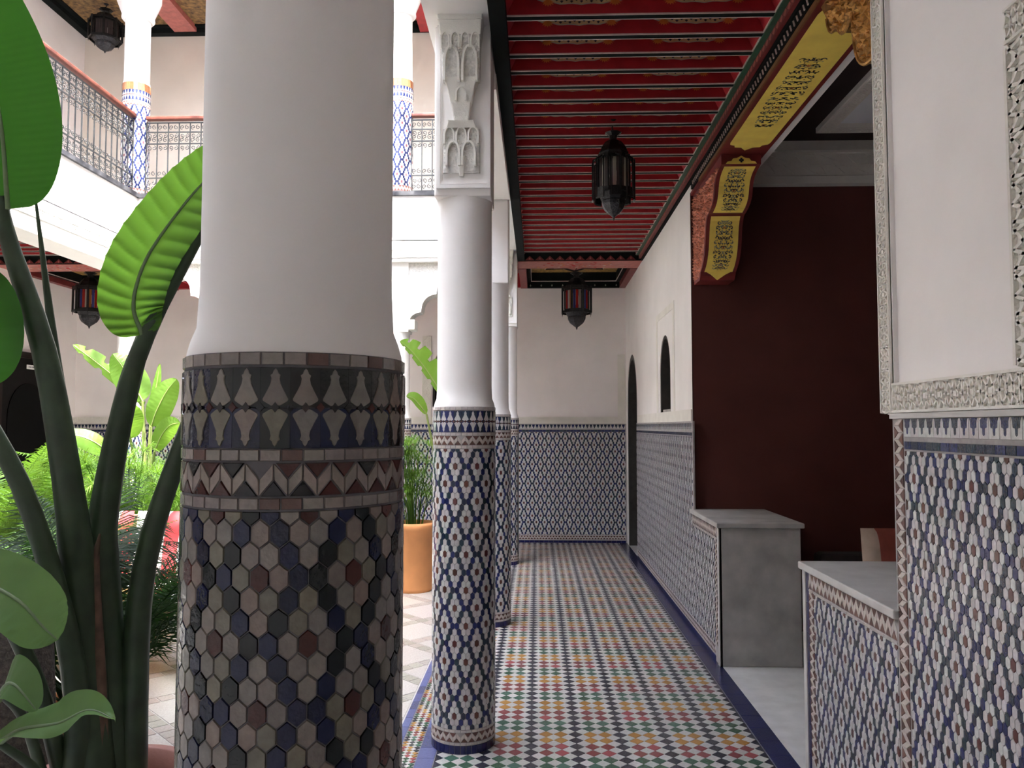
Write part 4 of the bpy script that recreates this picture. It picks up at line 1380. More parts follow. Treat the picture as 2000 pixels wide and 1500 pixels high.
bd = obj('rope_beads', mb, LINEW, pb)
bd['kind'] = 'stuff'
cart = []
def lob_end(yc, sg):
    return [(-0.118, yc - sg * 0.10), (-0.112, yc - sg * 0.07), (-0.082, yc - sg * 0.055), (-0.075, yc - sg * 0.025), (-0.035, yc - sg * 0.02), (0.0, yc + sg * 0.03),
            (0.035, yc - sg * 0.02), (0.075, yc - sg * 0.025), (0.082, yc - sg * 0.055), (0.112, yc - sg * 0.07), (0.118, yc - sg * 0.10)]
top_ = lob_end(4.80, 1)
bot_ = [(-a, b) for a, b in lob_end(3.12, -1)]
poly = top_[::-1] + [(a, b) for a, b in bot_[::-1]]
mb = MB()
fb = lambda u, v, h: (1.268 + u, v, 3.132 - h)
ordered = top_ + [(-a, b) for a, b in lob_end(3.12, -1)]
mb.prism(ordered, fb, 0, 0.0015)
crt = obj('yellow_cartouche', mb, YELLOW, pb)
mb = MB()
flourish(mb, 0, 4.02, 0.86, 0.16, lambda u, v, h: (1.268 + u, v, 3.1303 - h), random.Random(5), 14)
fw = obj('painted_flowers', mb, [INK, GREYBLUE, ORANGEP], pb)
fw['kind'] = 'stuff'

def corbel(prof, wall_y, x0, x1, label, sgn, gilded):
    """prof: the curved front edge from nose to foot as (y, z); the back stands on wall_y"""
    r = empty('corbel', ((x0 + x1) / 2, wall_y, prof[-1][1]), label, 'corbel', 'painted corbels under the alcove beam')
    poly = prof + [(wall_y, prof[-1][1]), (wall_y, prof[0][1])]
    mb = MB()
    n = len(prof)
    for i in range(n - 1):                       # strips back to the wall keep the concave side clean
        (ya, za), (yb, zb) = prof[i], prof[i + 1]
        for x, fl_ in ((x0, 0), (x1, 1)):
            mb.face([(x, ya, za), (x, yb, zb), (x, wall_y, zb), (x, wall_y, za)])
        mb.face([(x0, ya, za), (x1, ya, za), (x1, yb, zb), (x0, yb, zb)])
    mb.face([(x0, prof[-1][0], prof[-1][1]), (x1, prof[-1][0], prof[-1][1]), (x1, wall_y, prof[-1][1]), (x0, wall_y, prof[-1][1])])
    obj('corbel_body', mb, REDD, r)
    return r
def bez(p0, p1, p2, p3, n=10):
    out = []
    for i in range(n + 1):
        t = i / n
        a = [(1 - t) ** 3, 3 * t * (1 - t) ** 2, 3 * t * t * (1 - t), t ** 3]
        out.append(tuple(a[0] * p0[k] + a[1] * p1[k] + a[2] * p2[k] + a[3] * p3[k] for k in range(len(p0))))
    return out
seg1 = bez((4.93, 3.065), (5.20, 3.03), (4.99, 2.90), (5.27, 2.865))
seg2 = bez((5.32, 2.855), (5.42, 2.78), (5.34, 2.60), (5.56, 2.525))
prof = [(4.90, 3.131), (4.90, 3.07)] + seg1 + [(5.30, 2.862)] + seg2 + [(5.575, 2.50), (5.60, 2.475)]
kx0, kx1 = 1.142, 1.385
fcb = corbel(prof, 5.796, kx0, kx1, 'red corbel with yellow floral scroll at the dark red alcove wall', -1, False)
def ribbon(seg, nm, ext):
    mb, fm = MB(), MB()
    pts = [(p[0] - 0.004, p[1] - 0.001) for p in seg]
    xa, xb = kx0 + 0.025, kx1 - 0.025
    for (ya, za), (yb, zb) in zip(pts, pts[1:]):
        mb.face([(xa, ya, za), (xb, ya, za), (xb, yb, zb), (xa, yb, zb)])
        mb.face([(xa, ya, za), (xa, ya + 0.005, za + 0.001), (xa, yb + 0.005, zb + 0.001), (xa, yb, zb)])
    obj(nm, mb, YELLOW, fcb)
    # arc-length map for the painted flowers
    ls = [0]
    for (ya, za), (yb, zb) in zip(pts, pts[1:]):
        ls.append(ls[-1] + math.hypot(yb - ya, zb - za))
    def fn(u, v, h):
        v = max(0.0, min(ls[-1] - 1e-6, v))
        k = max(i for i in range(len(ls) - 1) if ls[i] <= v)
        t = (v - ls[k]) / (ls[k + 1] - ls[k])
        ya, za = pts[k]
        yb, zb = pts[k + 1]
        return ((kx0 + kx1) / 2 + u, ya + (yb - ya) * t - 0.0012 - h, za + (zb - za) * t - 0.0005)
    flourish(fm, 0, ls[-1] / 2, ls[-1] * 0.86, 0.13, fn, random.Random(8), 11)
    o = obj('painted_flowers', fm, [INK, GREYBLUE, ORANGEP], fcb)
    o['kind'] = 'stuff'
ribbon(seg1, 'yellow_ribbon', 0)
ribbon(seg2, 'yellow_ribbon', 0)
cxm = (kx0 + kx1) / 2
obj('yellow_crest', MB().prism([(-0.095, 3.072), (-0.085, 3.085), (-0.06, 3.09), (-0.05, 3.105), (-0.025, 3.108), (0, 3.122), (0.025, 3.108), (0.05, 3.105), (0.06, 3.09), (0.085, 3.085), (0.095, 3.072)], lambda u, v, h: (cxm + u, 4.90 - h, v), 0, 0.003), YELLOW, fcb)
mb = MB()
for a in range(4):
    c_, s_ = math.cos(a * math.pi / 2) * 0.008, math.sin(a * math.pi / 2) * 0.008
    mb.box(cxm + c_ - 0.006, cxm + c_ + 0.006, 4.894, 4.8975, 3.093 + s_ - 0.006, 3.093 + s_ + 0.006)
obj('black_rosette', mb, INK, fcb)
obj('yellow_foot', MB().prism([(-0.09, 0.0), (-0.05, 0.35), (0.0, 1.0), (0.05, 0.35), (0.09, 0.0)], lambda u, v, h: (cxm + u, 5.555 + 0.045 * v - 0.003 - h, 2.527 - 0.052 * v - 0.001), 0, 0.002), YELLOW, fcb)
def relief(nm, outline, x, mat, parent, amp, step=0.016):
    """carved side: bosses and curls over the area under a profile"""
    mb = MB()
    rnd = random.Random(11)
    ya, yb = min(p[0] for p in outline), max(p[0] for p in outline)
    za, zb = min(p[1] for p in outline), max(p[1] for p in outline)
    def inside(y, z):
        c = False
        for i in range(len(outline)):
            (y1, z1_), (y2, z2_) = outline[i - 1], outline[i]
            if (z1_ > z) != (z2_ > z) and y < (y2 - y1) * (z - z1_) / (z2_ - z1_) + y1:
                c = not c
        return c
    z = za
    while z < zb:
        y = ya
        while y < yb:
            yy, zz = y + rnd.uniform(-0.3, 0.3) * step, z + rnd.uniform(-0.3, 0.3) * step
            if inside(yy, zz) and inside(yy + step * 0.5, zz) and inside(yy - step * 0.5, zz):
                an, l = rnd.uniform(0, 3.14), step * rnd.uniform(0.5, 0.95)
                ca, sa = math.cos(an), math.sin(an)
                p = [(yy + ca * l, zz + sa * l), (yy - sa * l * 0.4, zz + ca * l * 0.4), (yy - ca * l, zz - sa * l), (yy + sa * l * 0.4, zz - ca * l * 0.4)]
                top = (x - amp * rnd.uniform(0.5, 1.0), yy, zz)
                for i in range(4):
                    mb.face([(x + 0.002, *p[i]), (x + 0.002, *p[(i + 1) % 4]), top])
            y += step
        z += step
    o = obj(nm, mb, mat, parent)
    o['kind'] = 'stuff'
ol = [(p[0] + 0.035, p[1]) for p in prof[2:-1]] + [(5.79, 2.50), (5.79, 3.10), (5.0, 3.07)]
obj('carved_ground', MB().prism([(p[0], p[1]) for p in ol], lambda u, v, h: (kx0 - h, u, v), 0.0, 0.003), ROSEGOLD, fcb)
relief('carved_scrolls', ol, kx0 - 0.003, ROSEGOLD, fcb, 0.020, 0.022)
# near corbel: gilded, scalloped
nb = bez((3.10, 3.05), (3.08, 2.98), (3.05, 2.965), (3.02, 2.97), 5) + bez((2.985, 2.955), (2.96, 2.90), (2.89, 2.90), (2.855, 2.945), 8) + bez((2.845, 2.86), (2.83, 2.72), (2.75, 2.70), (2.70, 2.70), 8) + [(2.66, 2.695)]
nprof = [(3.16, 3.131)] + nb
ncb = empty('corbel', (1.26, 2.6, 2.69), 'gilded scalloped corbel at the top of the white pier', 'corbel', 'painted corbels under the alcove beam')
mb = MB()
for (ya, za), (yb, zb) in zip(nprof, nprof[1:]):
    for x in (kx0, kx1):
        mb.face([(x, ya, za), (x, yb, zb), (x, yb, 3.131), (x, ya, 3.131)])
    mb.face([(kx0, ya, za), (kx1, ya, za), (kx1, yb, zb), (kx0, yb, zb)])
mb.box(kx0, kx1, 2.592, 2.66, 2.695, 3.131)
obj('corbel_body', mb, GOLD, ncb)
relief('gilded_scrolls', nb + [(2.595, 2.70), (2.595, 3.125), (3.12, 3.125)], kx0, GOLD, ncb, 0.018, 0.026)
mb = MB()
mb.tube([(kx0, p[0], p[1]) for p in nb], 0.007, 6)
obj('gilded_rim', mb, GOLD, ncb)

# ================================================================== LANTERNS
SMOKE = glass_material('smoky_glass', (0.16, 0.13, 0.13))
def lantern(Wd, H, wings, label, loc, clear):
    r = empty('lantern', loc, label, 'lantern', 'hanging pierced metal lanterns', True)
    R = Wd / 2
    a0 = math.pi / 8
    z = lambda k: -H * k
    obj('chain', MB().tube([(0, 0, 0), (0.006, 0, z(0.04)), (-0.008, 0, z(0.07)), (0.004, 0, z(0.12))], 0.0045, 6).lathe([(0.03, 0.0), (0.02, -0.012), (0.0, -0.02)], 12), IRONL, r)
    obj('crown', MB().lathe([(0.006, z(0.10)), (R * 0.30, z(0.115)), (R * 0.42, z(0.125)), (R * 0.20, z(0.155)), (R * 0.16, z(0.19)), (R * 0.30, z(0.205))], 8, a0=a0), IRONL, r)
    obj('dome', MB().lathe([(R * 0.16, z(0.19)), (R * 0.42, z(0.22)), (R * 0.62, z(0.275)), (R * 0.70, z(0.32)), (R * 0.76, z(0.335)), (R * 0.72, z(0.36))], 8, a0=a0), IRONL, r)
    cage = MB()
    Rb = R * 0.80
    cage.lathe([(Rb * 1.0, z(0.355)), (Rb * 1.05, z(0.36)), (Rb * 1.05, z(0.40)), (Rb * 0.96, z(0.405)), (Rb * 0.9, z(0.37))], 8, a0=a0)
    cage.lathe([(Rb * 0.96, z(0.685)), (Rb * 1.05, z(0.69)), (Rb * 1.05, z(0.73)), (Rb * 0.9, z(0.735)), (Rb * 0.88, z(0.69))], 8, a0=a0)
    for k in range(8):
        a = a0 + k * math.pi / 4
        cage.tube([(Rb * math.cos(a), Rb * math.sin(a), z(0.40)), (Rb * math.cos(a), Rb * math.sin(a), z(0.69))], R * 0.05, 4)
    obj('cage', cage, IRONL, r)
    for k in range(8):
        a = a0 + k * math.pi / 4
        b = a + math.pi / 4
        for q in range(3):
            t0, t1 = 0.08 + q * 0.28, 0.08 + q * 0.28 + 0.25
            P = lambda t: (Rb * 0.97 * (math.cos(a) * (1 - t) + math.cos(b) * t), Rb * 0.97 * (math.sin(a) * (1 - t) + math.sin(b) * t))
            (xa, ya), (xb, yb) = P(t0), P(t1)
            mb = MB()
            mb.face([(xa, ya, z(0.69)), (xb, yb, z(0.69)), (xb, yb, z(0.40)), (xa, ya, z(0.40))])
            obj('glass_pane', mb, GLASSES[(k * 3 + q) % 4] if not clear else (GLASSES[1] if wings and q == 1 else SMOKE), r)
    if wings:
        for k in range(8):
            a = k * math.pi / 4
            ca, sa = math.cos(a), math.sin(a)
            mb = MB()
            t_, w2_ = R * 0.99, R * 0.22
            for sg in (-1, 1):
                p = [(t_ * ca - sg * w2_ * sa, t_ * sa + sg * w2_ * ca)]
                mb.tube([(p[0][0], p[0][1], z(0.41)), (p[0][0], p[0][1], z(0.80))], 0.006, 4)
            mb.tube([(t_ * ca + w2_ * sa, t_ * sa - w2_ * ca, z(0.41)), (Rb * ca * 0.95, Rb * sa * 0.95, z(0.375)), (t_ * ca - w2_ * sa, t_ * sa + w2_ * ca, z(0.41))], 0.006, 4)
            mb.tube([(t_ * ca + w2_ * sa, t_ * sa - w2_ * ca, z(0.80)), (t_ * ca - w2_ * sa, t_ * sa + w2_ * ca, z(0.80))], 0.006, 4)
            mb.face([(t_ * ca + w2_ * sa, t_ * sa - w2_ * ca, z(0.70)), (t_ * ca - w2_ * sa, t_ * sa + w2_ * ca, z(0.70)), (t_ * ca - w2_ * sa, t_ * sa + w2_ * ca, z(0.80)), (t_ * ca + w2_ * sa, t_ * sa - w2_ * ca, z(0.80))])
            obj('outer_panel', mb, IRONL, r)
    else:
        mb = MB()
        for k in range(8):
            a = a0 + k * math.pi / 4
            mb.box(R * 0.97 * math.cos(a) - R * 0.05, R * 0.97 * math.cos(a) + R * 0.05, R * 0.97 * math.sin(a) - R * 0.05, R * 0.97 * math.sin(a) + R * 0.05, z(0.745), z(0.34))
            mb.tube([(R * 0.97 * math.cos(a), R * 0.97 * math.sin(a), z(0.745)), (R * 0.97 * math.cos(a), R * 0.97 * math.sin(a), z(0.79))], [R * 0.025, R * 0.01], 4)
        for zz in (0.35, 0.715):
            mb.lathe([(R * 0.94, z(zz)), (R * 1.0, z(zz)), (R * 1.0, z(zz + 0.035)), (R * 0.94, z(zz + 0.035)), (R * 0.94, z(zz))], 8, a0=a0)
        obj('outer_frame', mb, IRONL, r)
    obj('lower_dome', MB().lathe([(Rb * 0.92, z(0.73)), (R * 0.62, z(0.79)), (R * 0.56, z(0.80)), (R * 0.60, z(0.81)), (R * 0.58, z(0.84)), (R * 0.46, z(0.89)), (R * 0.22, z(0.935)), (R * 0.07, z(0.96)), (R * 0.04, z(0.985)), (0.001, z(1.0))], 8, a0=a0), SILVER, r)
    obj('bulb', MB().lathe([(0.001, z(0.62)), (R * 0.16, z(0.60)), (R * 0.2, z(0.55)), (R * 0.14, z(0.49)), (R * 0.08, z(0.45)), (R * 0.08, z(0.38))], 14), CUSHW, r, True)
    return r
lantern(0.25, 0.615, True, 'black octagonal lantern hanging from the red joists above the mosaic walk', (0.463, 4.765, 3.30), True)
lantern(0.375, 0.775, False, 'coloured glass lantern hanging from the star coffer before the end wall', (0.470, 9.42, 3.365), False)
lantern(0.375, 0.775, False, 'coloured glass lantern hanging in the corner of the opposite gallery', (-5.40, 9.42, 3.40), False)
lantern(0.385, 0.62, False, 'black lantern hanging from the upper gallery ceiling beside the corner column', (-5.30, 9.42, 6.648), True)

# ================================================================== PLANTS
def spline(pts, n):
    pts = [Vector(p) for p in pts]
    if len(pts) == 2:
        return [pts[0].lerp(pts[1], i / n) for i in range(n + 1)]
    P = [pts[0] * 2 - pts[1]] + pts + [pts[-1] * 2 - pts[-2]]
    out = []
    m = len(pts) - 1
    for i in range(n + 1):
        t = i / n * m
        k = min(int(t), m - 1)
        t -= k
        a, b, c, d = P[k], P[k + 1], P[k + 2], P[k + 3]
        out.append(0.5 * ((2 * b) + (c - a) * t + (2 * a - 5 * b + 4 * c - d) * t * t + (3 * b - a - 3 * c + d) * t ** 3))
    return out
def stem(parent, pts, r0, r1, mat=STEMD, name='stem'):
    n = 18
    sp = spline(pts, n)
    return obj(name, MB().tube(sp, [r0 + (r1 - r0) * i / n for i in range(n + 1)], 10), mat, parent, True)
def leaf(parent, mid, wl, wr, side, mat, fold=0.25, ribs=22, corr=0.004, n=44, kk=9, fat=0.55, skew=0.8, curl=0.0, rib=True, torn=None, wave=0.0):
    sp = spline(mid, n)
    mb = MB()
    rows = []
    side = Vector(side)
    for i, p in enumerate(sp):
        t = i / n
        d = (sp[min(i + 1, n)] - sp[max(i - 1, 0)]).normalized()
        s = (side - d * side.dot(d)).normalized()
        nn = d.cross(s)
        prof = max(0.0, math.sin(math.pi * min(1, max(0, t)) ** skew)) ** fat
        row = []
        for j in range(-kk, kk + 1):
            q = j / kk
            wd = (wl if q < 0 else wr) * prof
            if torn and abs(q) > 0.3:
                f = math.sin(t * torn * math.pi * 2)
                if f > 0.86:
                    wd *= 1 - 0.55 * (abs(q) - 0.3) / 0.7
            hgt = abs(q) * wd * fold + curl * (q * q) * wd + corr * (1.6 * abs(math.sin((t * ribs - abs(q) * 0.7) * math.pi)) ** 0.6 - 0.8) * min(1, abs(q) * 3) * (prof > 0.05)
            hgt += wave * math.sin(t * 9 + (2 if q > 0 else 0)) * q * q
            row.append(p + s * (q * wd) + nn * hgt - d * (0.0 if t < 0.02 else 0.10 * abs(q) * wd * 0))
        rows.append(row)
    mb.grid(rows)
    o = obj('leaf', mb, mat, parent, True)
    if rib:
        obj('midrib', MB().tube(sp[:-1], [0.006 * (1 - 0.8 * i / n) for i in range(n)], 6), RIB if mat is LEAFL else RIBD, o, True)
    return o
def pot(parent, cx, cy, r0, r1, h, mat, name='pot'):
    obj(name, MB().lathe([(0.02, 0.0), (r0, 0.0), (r0 + 0.008, 0.03), (r1 - 0.004, h - 0.07), (r1 + 0.006, h - 0.065), (r1 + 0.012, h - 0.02), (r1 + 0.008, h), (r1 - 0.02, h), (r1 - 0.026, h - 0.05)], 40, cx, cy), mat, parent, True)
    obj('soil', MB().lathe([(r1 - 0.024, h - 0.052), (r1 * 0.5, h - 0.04), (0.001, h - 0.036)], 24, cx, cy), SOIL, parent, True)

# ---- foreground banana-leaved plant in its pot
fp = empty('potted_plant', (-1.04, 1.92, 0), 'tall banana-leaved plant with thick dark stems beside the brown mosaic column', 'plant')
pot(fp, -1.04, 1.95, 0.17, 0.20, 0.60, TERRAD)
stem(fp, [(-1.02, 1.88, 0.54), (-1.060, 1.85, 1.00), (-1.072, 1.82, 1.255), (-1.131, 1.80, 1.607), (-1.212, 1.78, 1.87), (-1.224, 1.76, 1.975)], 0.050, 0.012)
stem(fp, [(-1.03, 1.93, 0.54), (-1.085, 1.90, 1.10), (-1.115, 1.90, 1.30), (-1.170, 1.90, 1.615), (-1.232, 1.90, 2.007)], 0.040, 0.003)
stem(fp, [(-1.00, 1.92, 0.54), (-1.040, 1.90, 1.10), (-1.040, 1.90, 1.245), (-1.000, 1.90, 1.491), (-0.948, 1.90, 1.671), (-0.828, 1.92, 1.928), (-0.76, 1.94, 2.06)], 0.046, 0.008)
stem(fp, [(-0.97, 1.93, 0.54), (-0.955, 1.92, 1.063), (-0.867, 1.92, 1.392), (-0.780, 1.93, 1.614), (-0.74, 1.95, 1.72)], 0.034, 0.012)
stem(fp, [(-1.07, 1.86, 0.54), (-1.045, 1.82, 0.817), (-1.071, 1.78, 1.059), (-1.148, 1.76, 1.306), (-1.245, 1.74, 1.50), (-1.26, 1.72, 1.56)], 0.032, 0.014)
stem(fp, [(-1.10, 1.90, 0.54), (-1.09, 1.76, 0.85), (-1.13, 1.68, 1.05), (-1.20, 1.62, 1.14)], 0.022, 0.012)
stem(fp, [(-1.02, 1.82, 0.54), (-1.06, 1.70, 0.72), (-1.09, 1.62, 0.81)], 0.014, 0.008)
stem(fp, [(-1.10, 1.84, 0.54), (-1.11, 1.74, 0.80), (-1.12, 1.66, 0.90)], 0.014, 0.008)
# dry bracts round the middle stem
obj('dry_sheath', MB().tube(spline([(-1.005, 1.865, 0.56), (-1.015, 1.85, 0.9), (-1.03, 1.85, 1.12), (-1.02, 1.848, 1.2)], 10), [0.02, 0.018, 0.017, 0.016, 0.015, 0.013, 0.012, 0.010, 0.007, 0.005, 0.002], 6), M('dry_bract', (0.12, 0.07, 0.045), 0.8, 0.4, 30), fp, True)
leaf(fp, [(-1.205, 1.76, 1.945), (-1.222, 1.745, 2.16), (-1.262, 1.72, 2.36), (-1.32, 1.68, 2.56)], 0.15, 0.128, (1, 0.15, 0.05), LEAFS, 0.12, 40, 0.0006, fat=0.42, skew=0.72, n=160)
leaf(fp, [(-0.950, 1.885, 1.670), (-0.968, 1.875, 1.745), (-0.935, 1.87, 1.855), (-0.850, 1.875, 1.985), (-0.77, 1.89, 2.085), (-0.71, 1.91, 2.15)], 0.078, 0.072, (0.80, 0.35, -0.60), LEAFD, -0.35, 19, 0.0062, fat=0.36, skew=0.66, n=190)
leaf(fp, [(-0.76, 1.94, 2.06), (-0.66, 1.98, 2.22), (-0.52, 2.02, 2.40), (-0.42, 2.06, 2.5)], 0.08, 0.08, (0.7, 0.3, -0.5), LEAFD, 0.2)
leaf(fp, [(-0.74, 1.95, 1.72), (-0.715, 1.97, 1.80), (-0.66, 1.99, 1.92), (-0.58, 2.0, 2.0)], 0.06, 0.06, (0.9, 0.2, -0.4), LEAFD, 0.2)
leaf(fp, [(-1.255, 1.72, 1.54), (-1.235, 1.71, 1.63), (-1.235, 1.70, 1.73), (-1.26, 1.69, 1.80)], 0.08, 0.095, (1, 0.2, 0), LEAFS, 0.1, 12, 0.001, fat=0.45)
leaf(fp, [(-1.22, 1.62, 1.145), (-1.12, 1.59, 1.140), (-1.03, 1.575, 1.105), (-0.975, 1.57, 1.055), (-0.945, 1.57, 1.03)], 0.060, 0.075, (0.25, 0.35, 0.9), LEAFG, 0.25, 16, 0.003, fat=0.5, skew=0.9)
leaf(fp, [(-1.09, 1.62, 0.81), (-1.03, 1.60, 0.845), (-0.95, 1.59, 0.862), (-0.89, 1.59, 0.888), (-0.835, 1.585, 0.872)], 0.030, 0.042, (-0.1, 0.75, 0.60), LEAFG, 0.35, 8, 0.001, fat=0.6, skew=0.9, wave=0.012)
leaf(fp, [(-1.12, 1.66, 0.88), (-1.08, 1.62, 0.925), (-1.045, 1.60, 0.93), (-0.995, 1.59, 0.885)], 0.035, 0.055, (0.2, 0.5, 0.8), LEAFG, 0.2, 8, 0.001, fat=0.5)

# ---- solid things that foliage grows around: (x, y, radius, top) and boxes
POTS = [(-1.04, 1.95, 0.235, 0.60), (-1.72, 3.02, 0.18, 0.42), (-1.47, 2.28, 0.18, 0.30), (-3.55, 5.0, 0.18, 0.40), (-3.05, 6.3, 0.18, 0.42), (-2.58, 3.72, 0.18, 0.38),
        (-1.10, 7.15, 0.205, 0.60), (-2.75, 5.36, 0.22, 0.45), (-3.35, 5.75, 0.22, 0.45), (-3.32, 6.75, 0.19, 0.40), (-0.84, 7.55, 0.19, 0.40), (-2.24, 4.20, 0.21, 0.56)]
POSTS = [(-1.03, 1.90, 0.13, 1.15), (-1.47, 2.28, 0.10, 0.90)] + [(x, y, 0.16, 3.3) for x, y in ((-0.331, CY[0]), (XC, CY[1]), (XC, CY[2]), (XC, CY[3]), (-1.50, CY[3]), (-3.30, CY[3]), (XCL, CY[3]), (XCL, CY[2]))]
BOXES = [(-3.07, -1.93, 4.52, 5.10, 0.0, 0.97)]
def hits(pts, ox, oy):
    for p in pts:
        if p[2] < 0.02 or p[0] < XL + 0.05:
            return True
        for x, y, r, t in POTS + POSTS:
            if abs(x - ox) + abs(y - oy) > 0.02 and p[2] < t and (p[0] - x) ** 2 + (p[1] - y) ** 2 < r * r:
                return True
        for a, b, c, d, e, f in BOXES:
            if a < p[0] < b and c < p[1] < d and e < p[2] < f:
                return True
    return False
# ---- palms: arching fronds with narrow leaflets
def frond(parent, base, az, lean, L, mat, nl=26, ll=0.22, droop=0.5, wd=0.006, rr=0.005, own=None):
    base = Vector(base)
    h = Vector((math.cos(az), math.sin(az), 0))
    n = 14
    pts = []
    for i in range(n + 1):
        t = i / n
        a = lean + droop * t * 1.9
        if i == 0:
            p = base.copy()
        else:
            p = p + (h * math.sin(a) + Vector((0, 0, 1)) * math.cos(a)) * (L / n)
        pts.append(p.copy())
    mb = MB()
    mb.tube(pts, [rr * (1 - 0.8 * i / n) for i in range(n + 1)], 5)
    side = Vector((-h.y, h.x, 0))
    for k in range(nl):
        t = 0.22 + 0.78 * k / (nl - 1)
        f = t * n
        i = min(int(f), n - 1)
        p = pts[i].lerp(pts[i + 1], f - i)
        d = (pts[i + 1] - pts[i]).normalized()
        for sg in (-1, 1):
            l = ll * math.sin(math.pi * (0.18 + 0.78 * t)) * random.uniform(0.85, 1.1)
            dr = (side * sg * random.uniform(0.75, 1.0) + d * random.uniform(0.5, 0.8)).normalized()
            q1 = p + dr * l * 0.55 - Vector((0, 0, 1)) * l * 0.04
            q2 = p + dr * l - Vector((0, 0, 1)) * l * random.uniform(0.15, 0.42)
            wv = d * wd * 0.5
            mb.face([p - wv, p + wv, q1 + wv, q1 - wv])
            mb.face([q1 - wv, q1 + wv, q2])
    if own and hits(mb.v, *own):
        return None
    return obj('frond', mb, mat, parent)
def palm(loc, nf, L, mat, label, hs=0.3, rpot=0.16, hpot=0.35, potm=TERRA, trunk=False, ll=0.22, nl=26, group='feathery palms in pots', lean=(0.15, 0.75), az=None, wd=0.006):
    r = empty('potted_palm', loc, label, 'palm', group)
    x, y, _ = loc
    pot(r, x, y, rpot * 0.75, rpot, hpot, potm)
    if trunk:
        obj('trunk', MB().lathe([(0.085, hpot - 0.05), (0.09, hpot + 0.2), (0.085, hs * 0.7), (0.07, hs), (0.03, hs + 0.06)], 16, x, y), TRUNK, r, True)
    for i in range(nf):
        a0 = (az[0] + (az[1] - az[0]) * random.random()) if az else 2 * math.pi * i / nf + random.uniform(-0.3, 0.3)
        b = (x + random.uniform(-0.4, 0.4) * rpot, y + random.uniform(-0.4, 0.4) * rpot, (hs - 0.02) if trunk else hpot - 0.05)
        if trunk:
            b = (x + (b[0] - x) * 0.4, y + (b[1] - y) * 0.4, b[2])
        l0 = L * random.uniform(0.8, 1.15)
        for k in range(24):                      # swing, lift or shorten a frond until it clears everything solid
            q = k / 24
            a = a0 + random.uniform(-1.0, 1.0) * q * 1.6
            le = random.uniform(*lean) * (1 - 0.75 * q)
            if frond(r, b, a, le, l0 * (1 - 0.4 * q), mat, nl, ll * (1 - 0.3 * q), random.uniform(0.25, 0.6) * (1 - 0.6 * q), wd, own=(x, y)):
                break
    return r
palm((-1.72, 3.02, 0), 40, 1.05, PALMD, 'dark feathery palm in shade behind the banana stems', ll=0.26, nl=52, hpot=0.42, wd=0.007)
palm((-1.47, 2.28, 0), 16, 0.72, PALMD, 'palm with hairy brown trunk behind the lowest banana leaf', hs=0.93, trunk=True, hpot=0.3, ll=0.22, nl=44, wd=0.008, lean=(0.75, 1.25), group=None, az=(0.9, 3.6))
palm((-3.55, 5.0, 0), 26, 1.15, PALML, 'bright feathery palm before the dark door', ll=0.30, nl=54, hpot=0.40, lean=(0.08, 0.7), wd=0.009)
palm((-3.05, 6.3, 0), 26, 1.25, PALML, 'bright feathery palm beside the far corner column', ll=0.30, nl=54, hpot=0.42, lean=(0.05, 0.7), wd=0.009)
palm((-2.58, 3.72, 0), 18, 1.00, PALMM, 'mid green feathery palm left of the orange pot before the bench', ll=0.26, nl=48, hpot=0.38, lean=(0.3, 0.9), wd=0.007)

# ---- papyrus: upright stalks with mop heads of fine blades
def papyrus(loc, ns, zlo, zhi, spread, label, rpot, hpot, potm=TERRA, ray=0.17, nr=44, ext=None):
    r = empty('potted_papyrus', loc, label, 'papyrus', 'papyrus plants in terracotta pots')
    x, y, _ = loc
    pot(r, x, y, rpot * 0.86, rpot, hpot, potm)
    done = 0
    for i in range(ns * 6):
        if done >= ns:
            break
        a, q = random.uniform(0, 6.28), random.random() ** 0.6
        bx_, by_ = x + math.cos(a) * rpot * 0.45 * q, y + math.sin(a) * rpot * 0.45 * q
        tx, ty, tz = x + math.cos(a) * spread * q, y + math.sin(a) * spread * q, random.uniform(zlo, zhi) - 0.12 * q
        mb = MB()
        sp = spline([(bx_, by_, hpot - 0.05), ((bx_ * 2 + tx) / 3, (by_ * 2 + ty) / 3, (hpot * 0.5 + tz * 0.5)), (tx, ty, tz)], 6)
        if hits(sp, x, y):
            continue
        done += 1
        mb.tube(sp, 0.0035, 4)
        top = Vector((tx, ty, tz))
        for k in range(nr):
            an = 2 * math.pi * k / nr + random.uniform(-0.1, 0.1)
            el = random.uniform(-0.1, 0.9)
            d = Vector((math.cos(an) * math.cos(el), math.sin(an) * math.cos(el), math.sin(el)))
            s = Vector((-math.sin(an), math.cos(an), 0)) * 0.0026
            l = ray * random.uniform(0.75, 1.15)
            m_ = top + d * l * 0.55
            e = top + d * l - Vector((0, 0, 1)) * l * 0.3
            if hits((m_, e), x, y):
                continue
            mb.face([top - s * 0.5, top + s * 0.5, m_ + s, m_ - s])
            mb.face([m_ - s, m_ + s, e])
        obj('stalk', mb, PAPY, r)
    return r
papyrus((-1.10, 7.15, 0), 46, 0.86, 1.46, 0.24, 'papyrus in a tall terracotta pot by the blue and white columns', 0.185, 0.60)
papyrus((-2.75, 5.36, 0), 44, 0.85, 1.33, 0.48, 'bushy papyrus in the sun left of the brown mosaic column', 0.20, 0.45, ray=0.2)
papyrus((-3.35, 5.75, 0), 36, 0.85, 1.28, 0.45, 'papyrus in the sun near the corner column', 0.20, 0.45, ray=0.2)

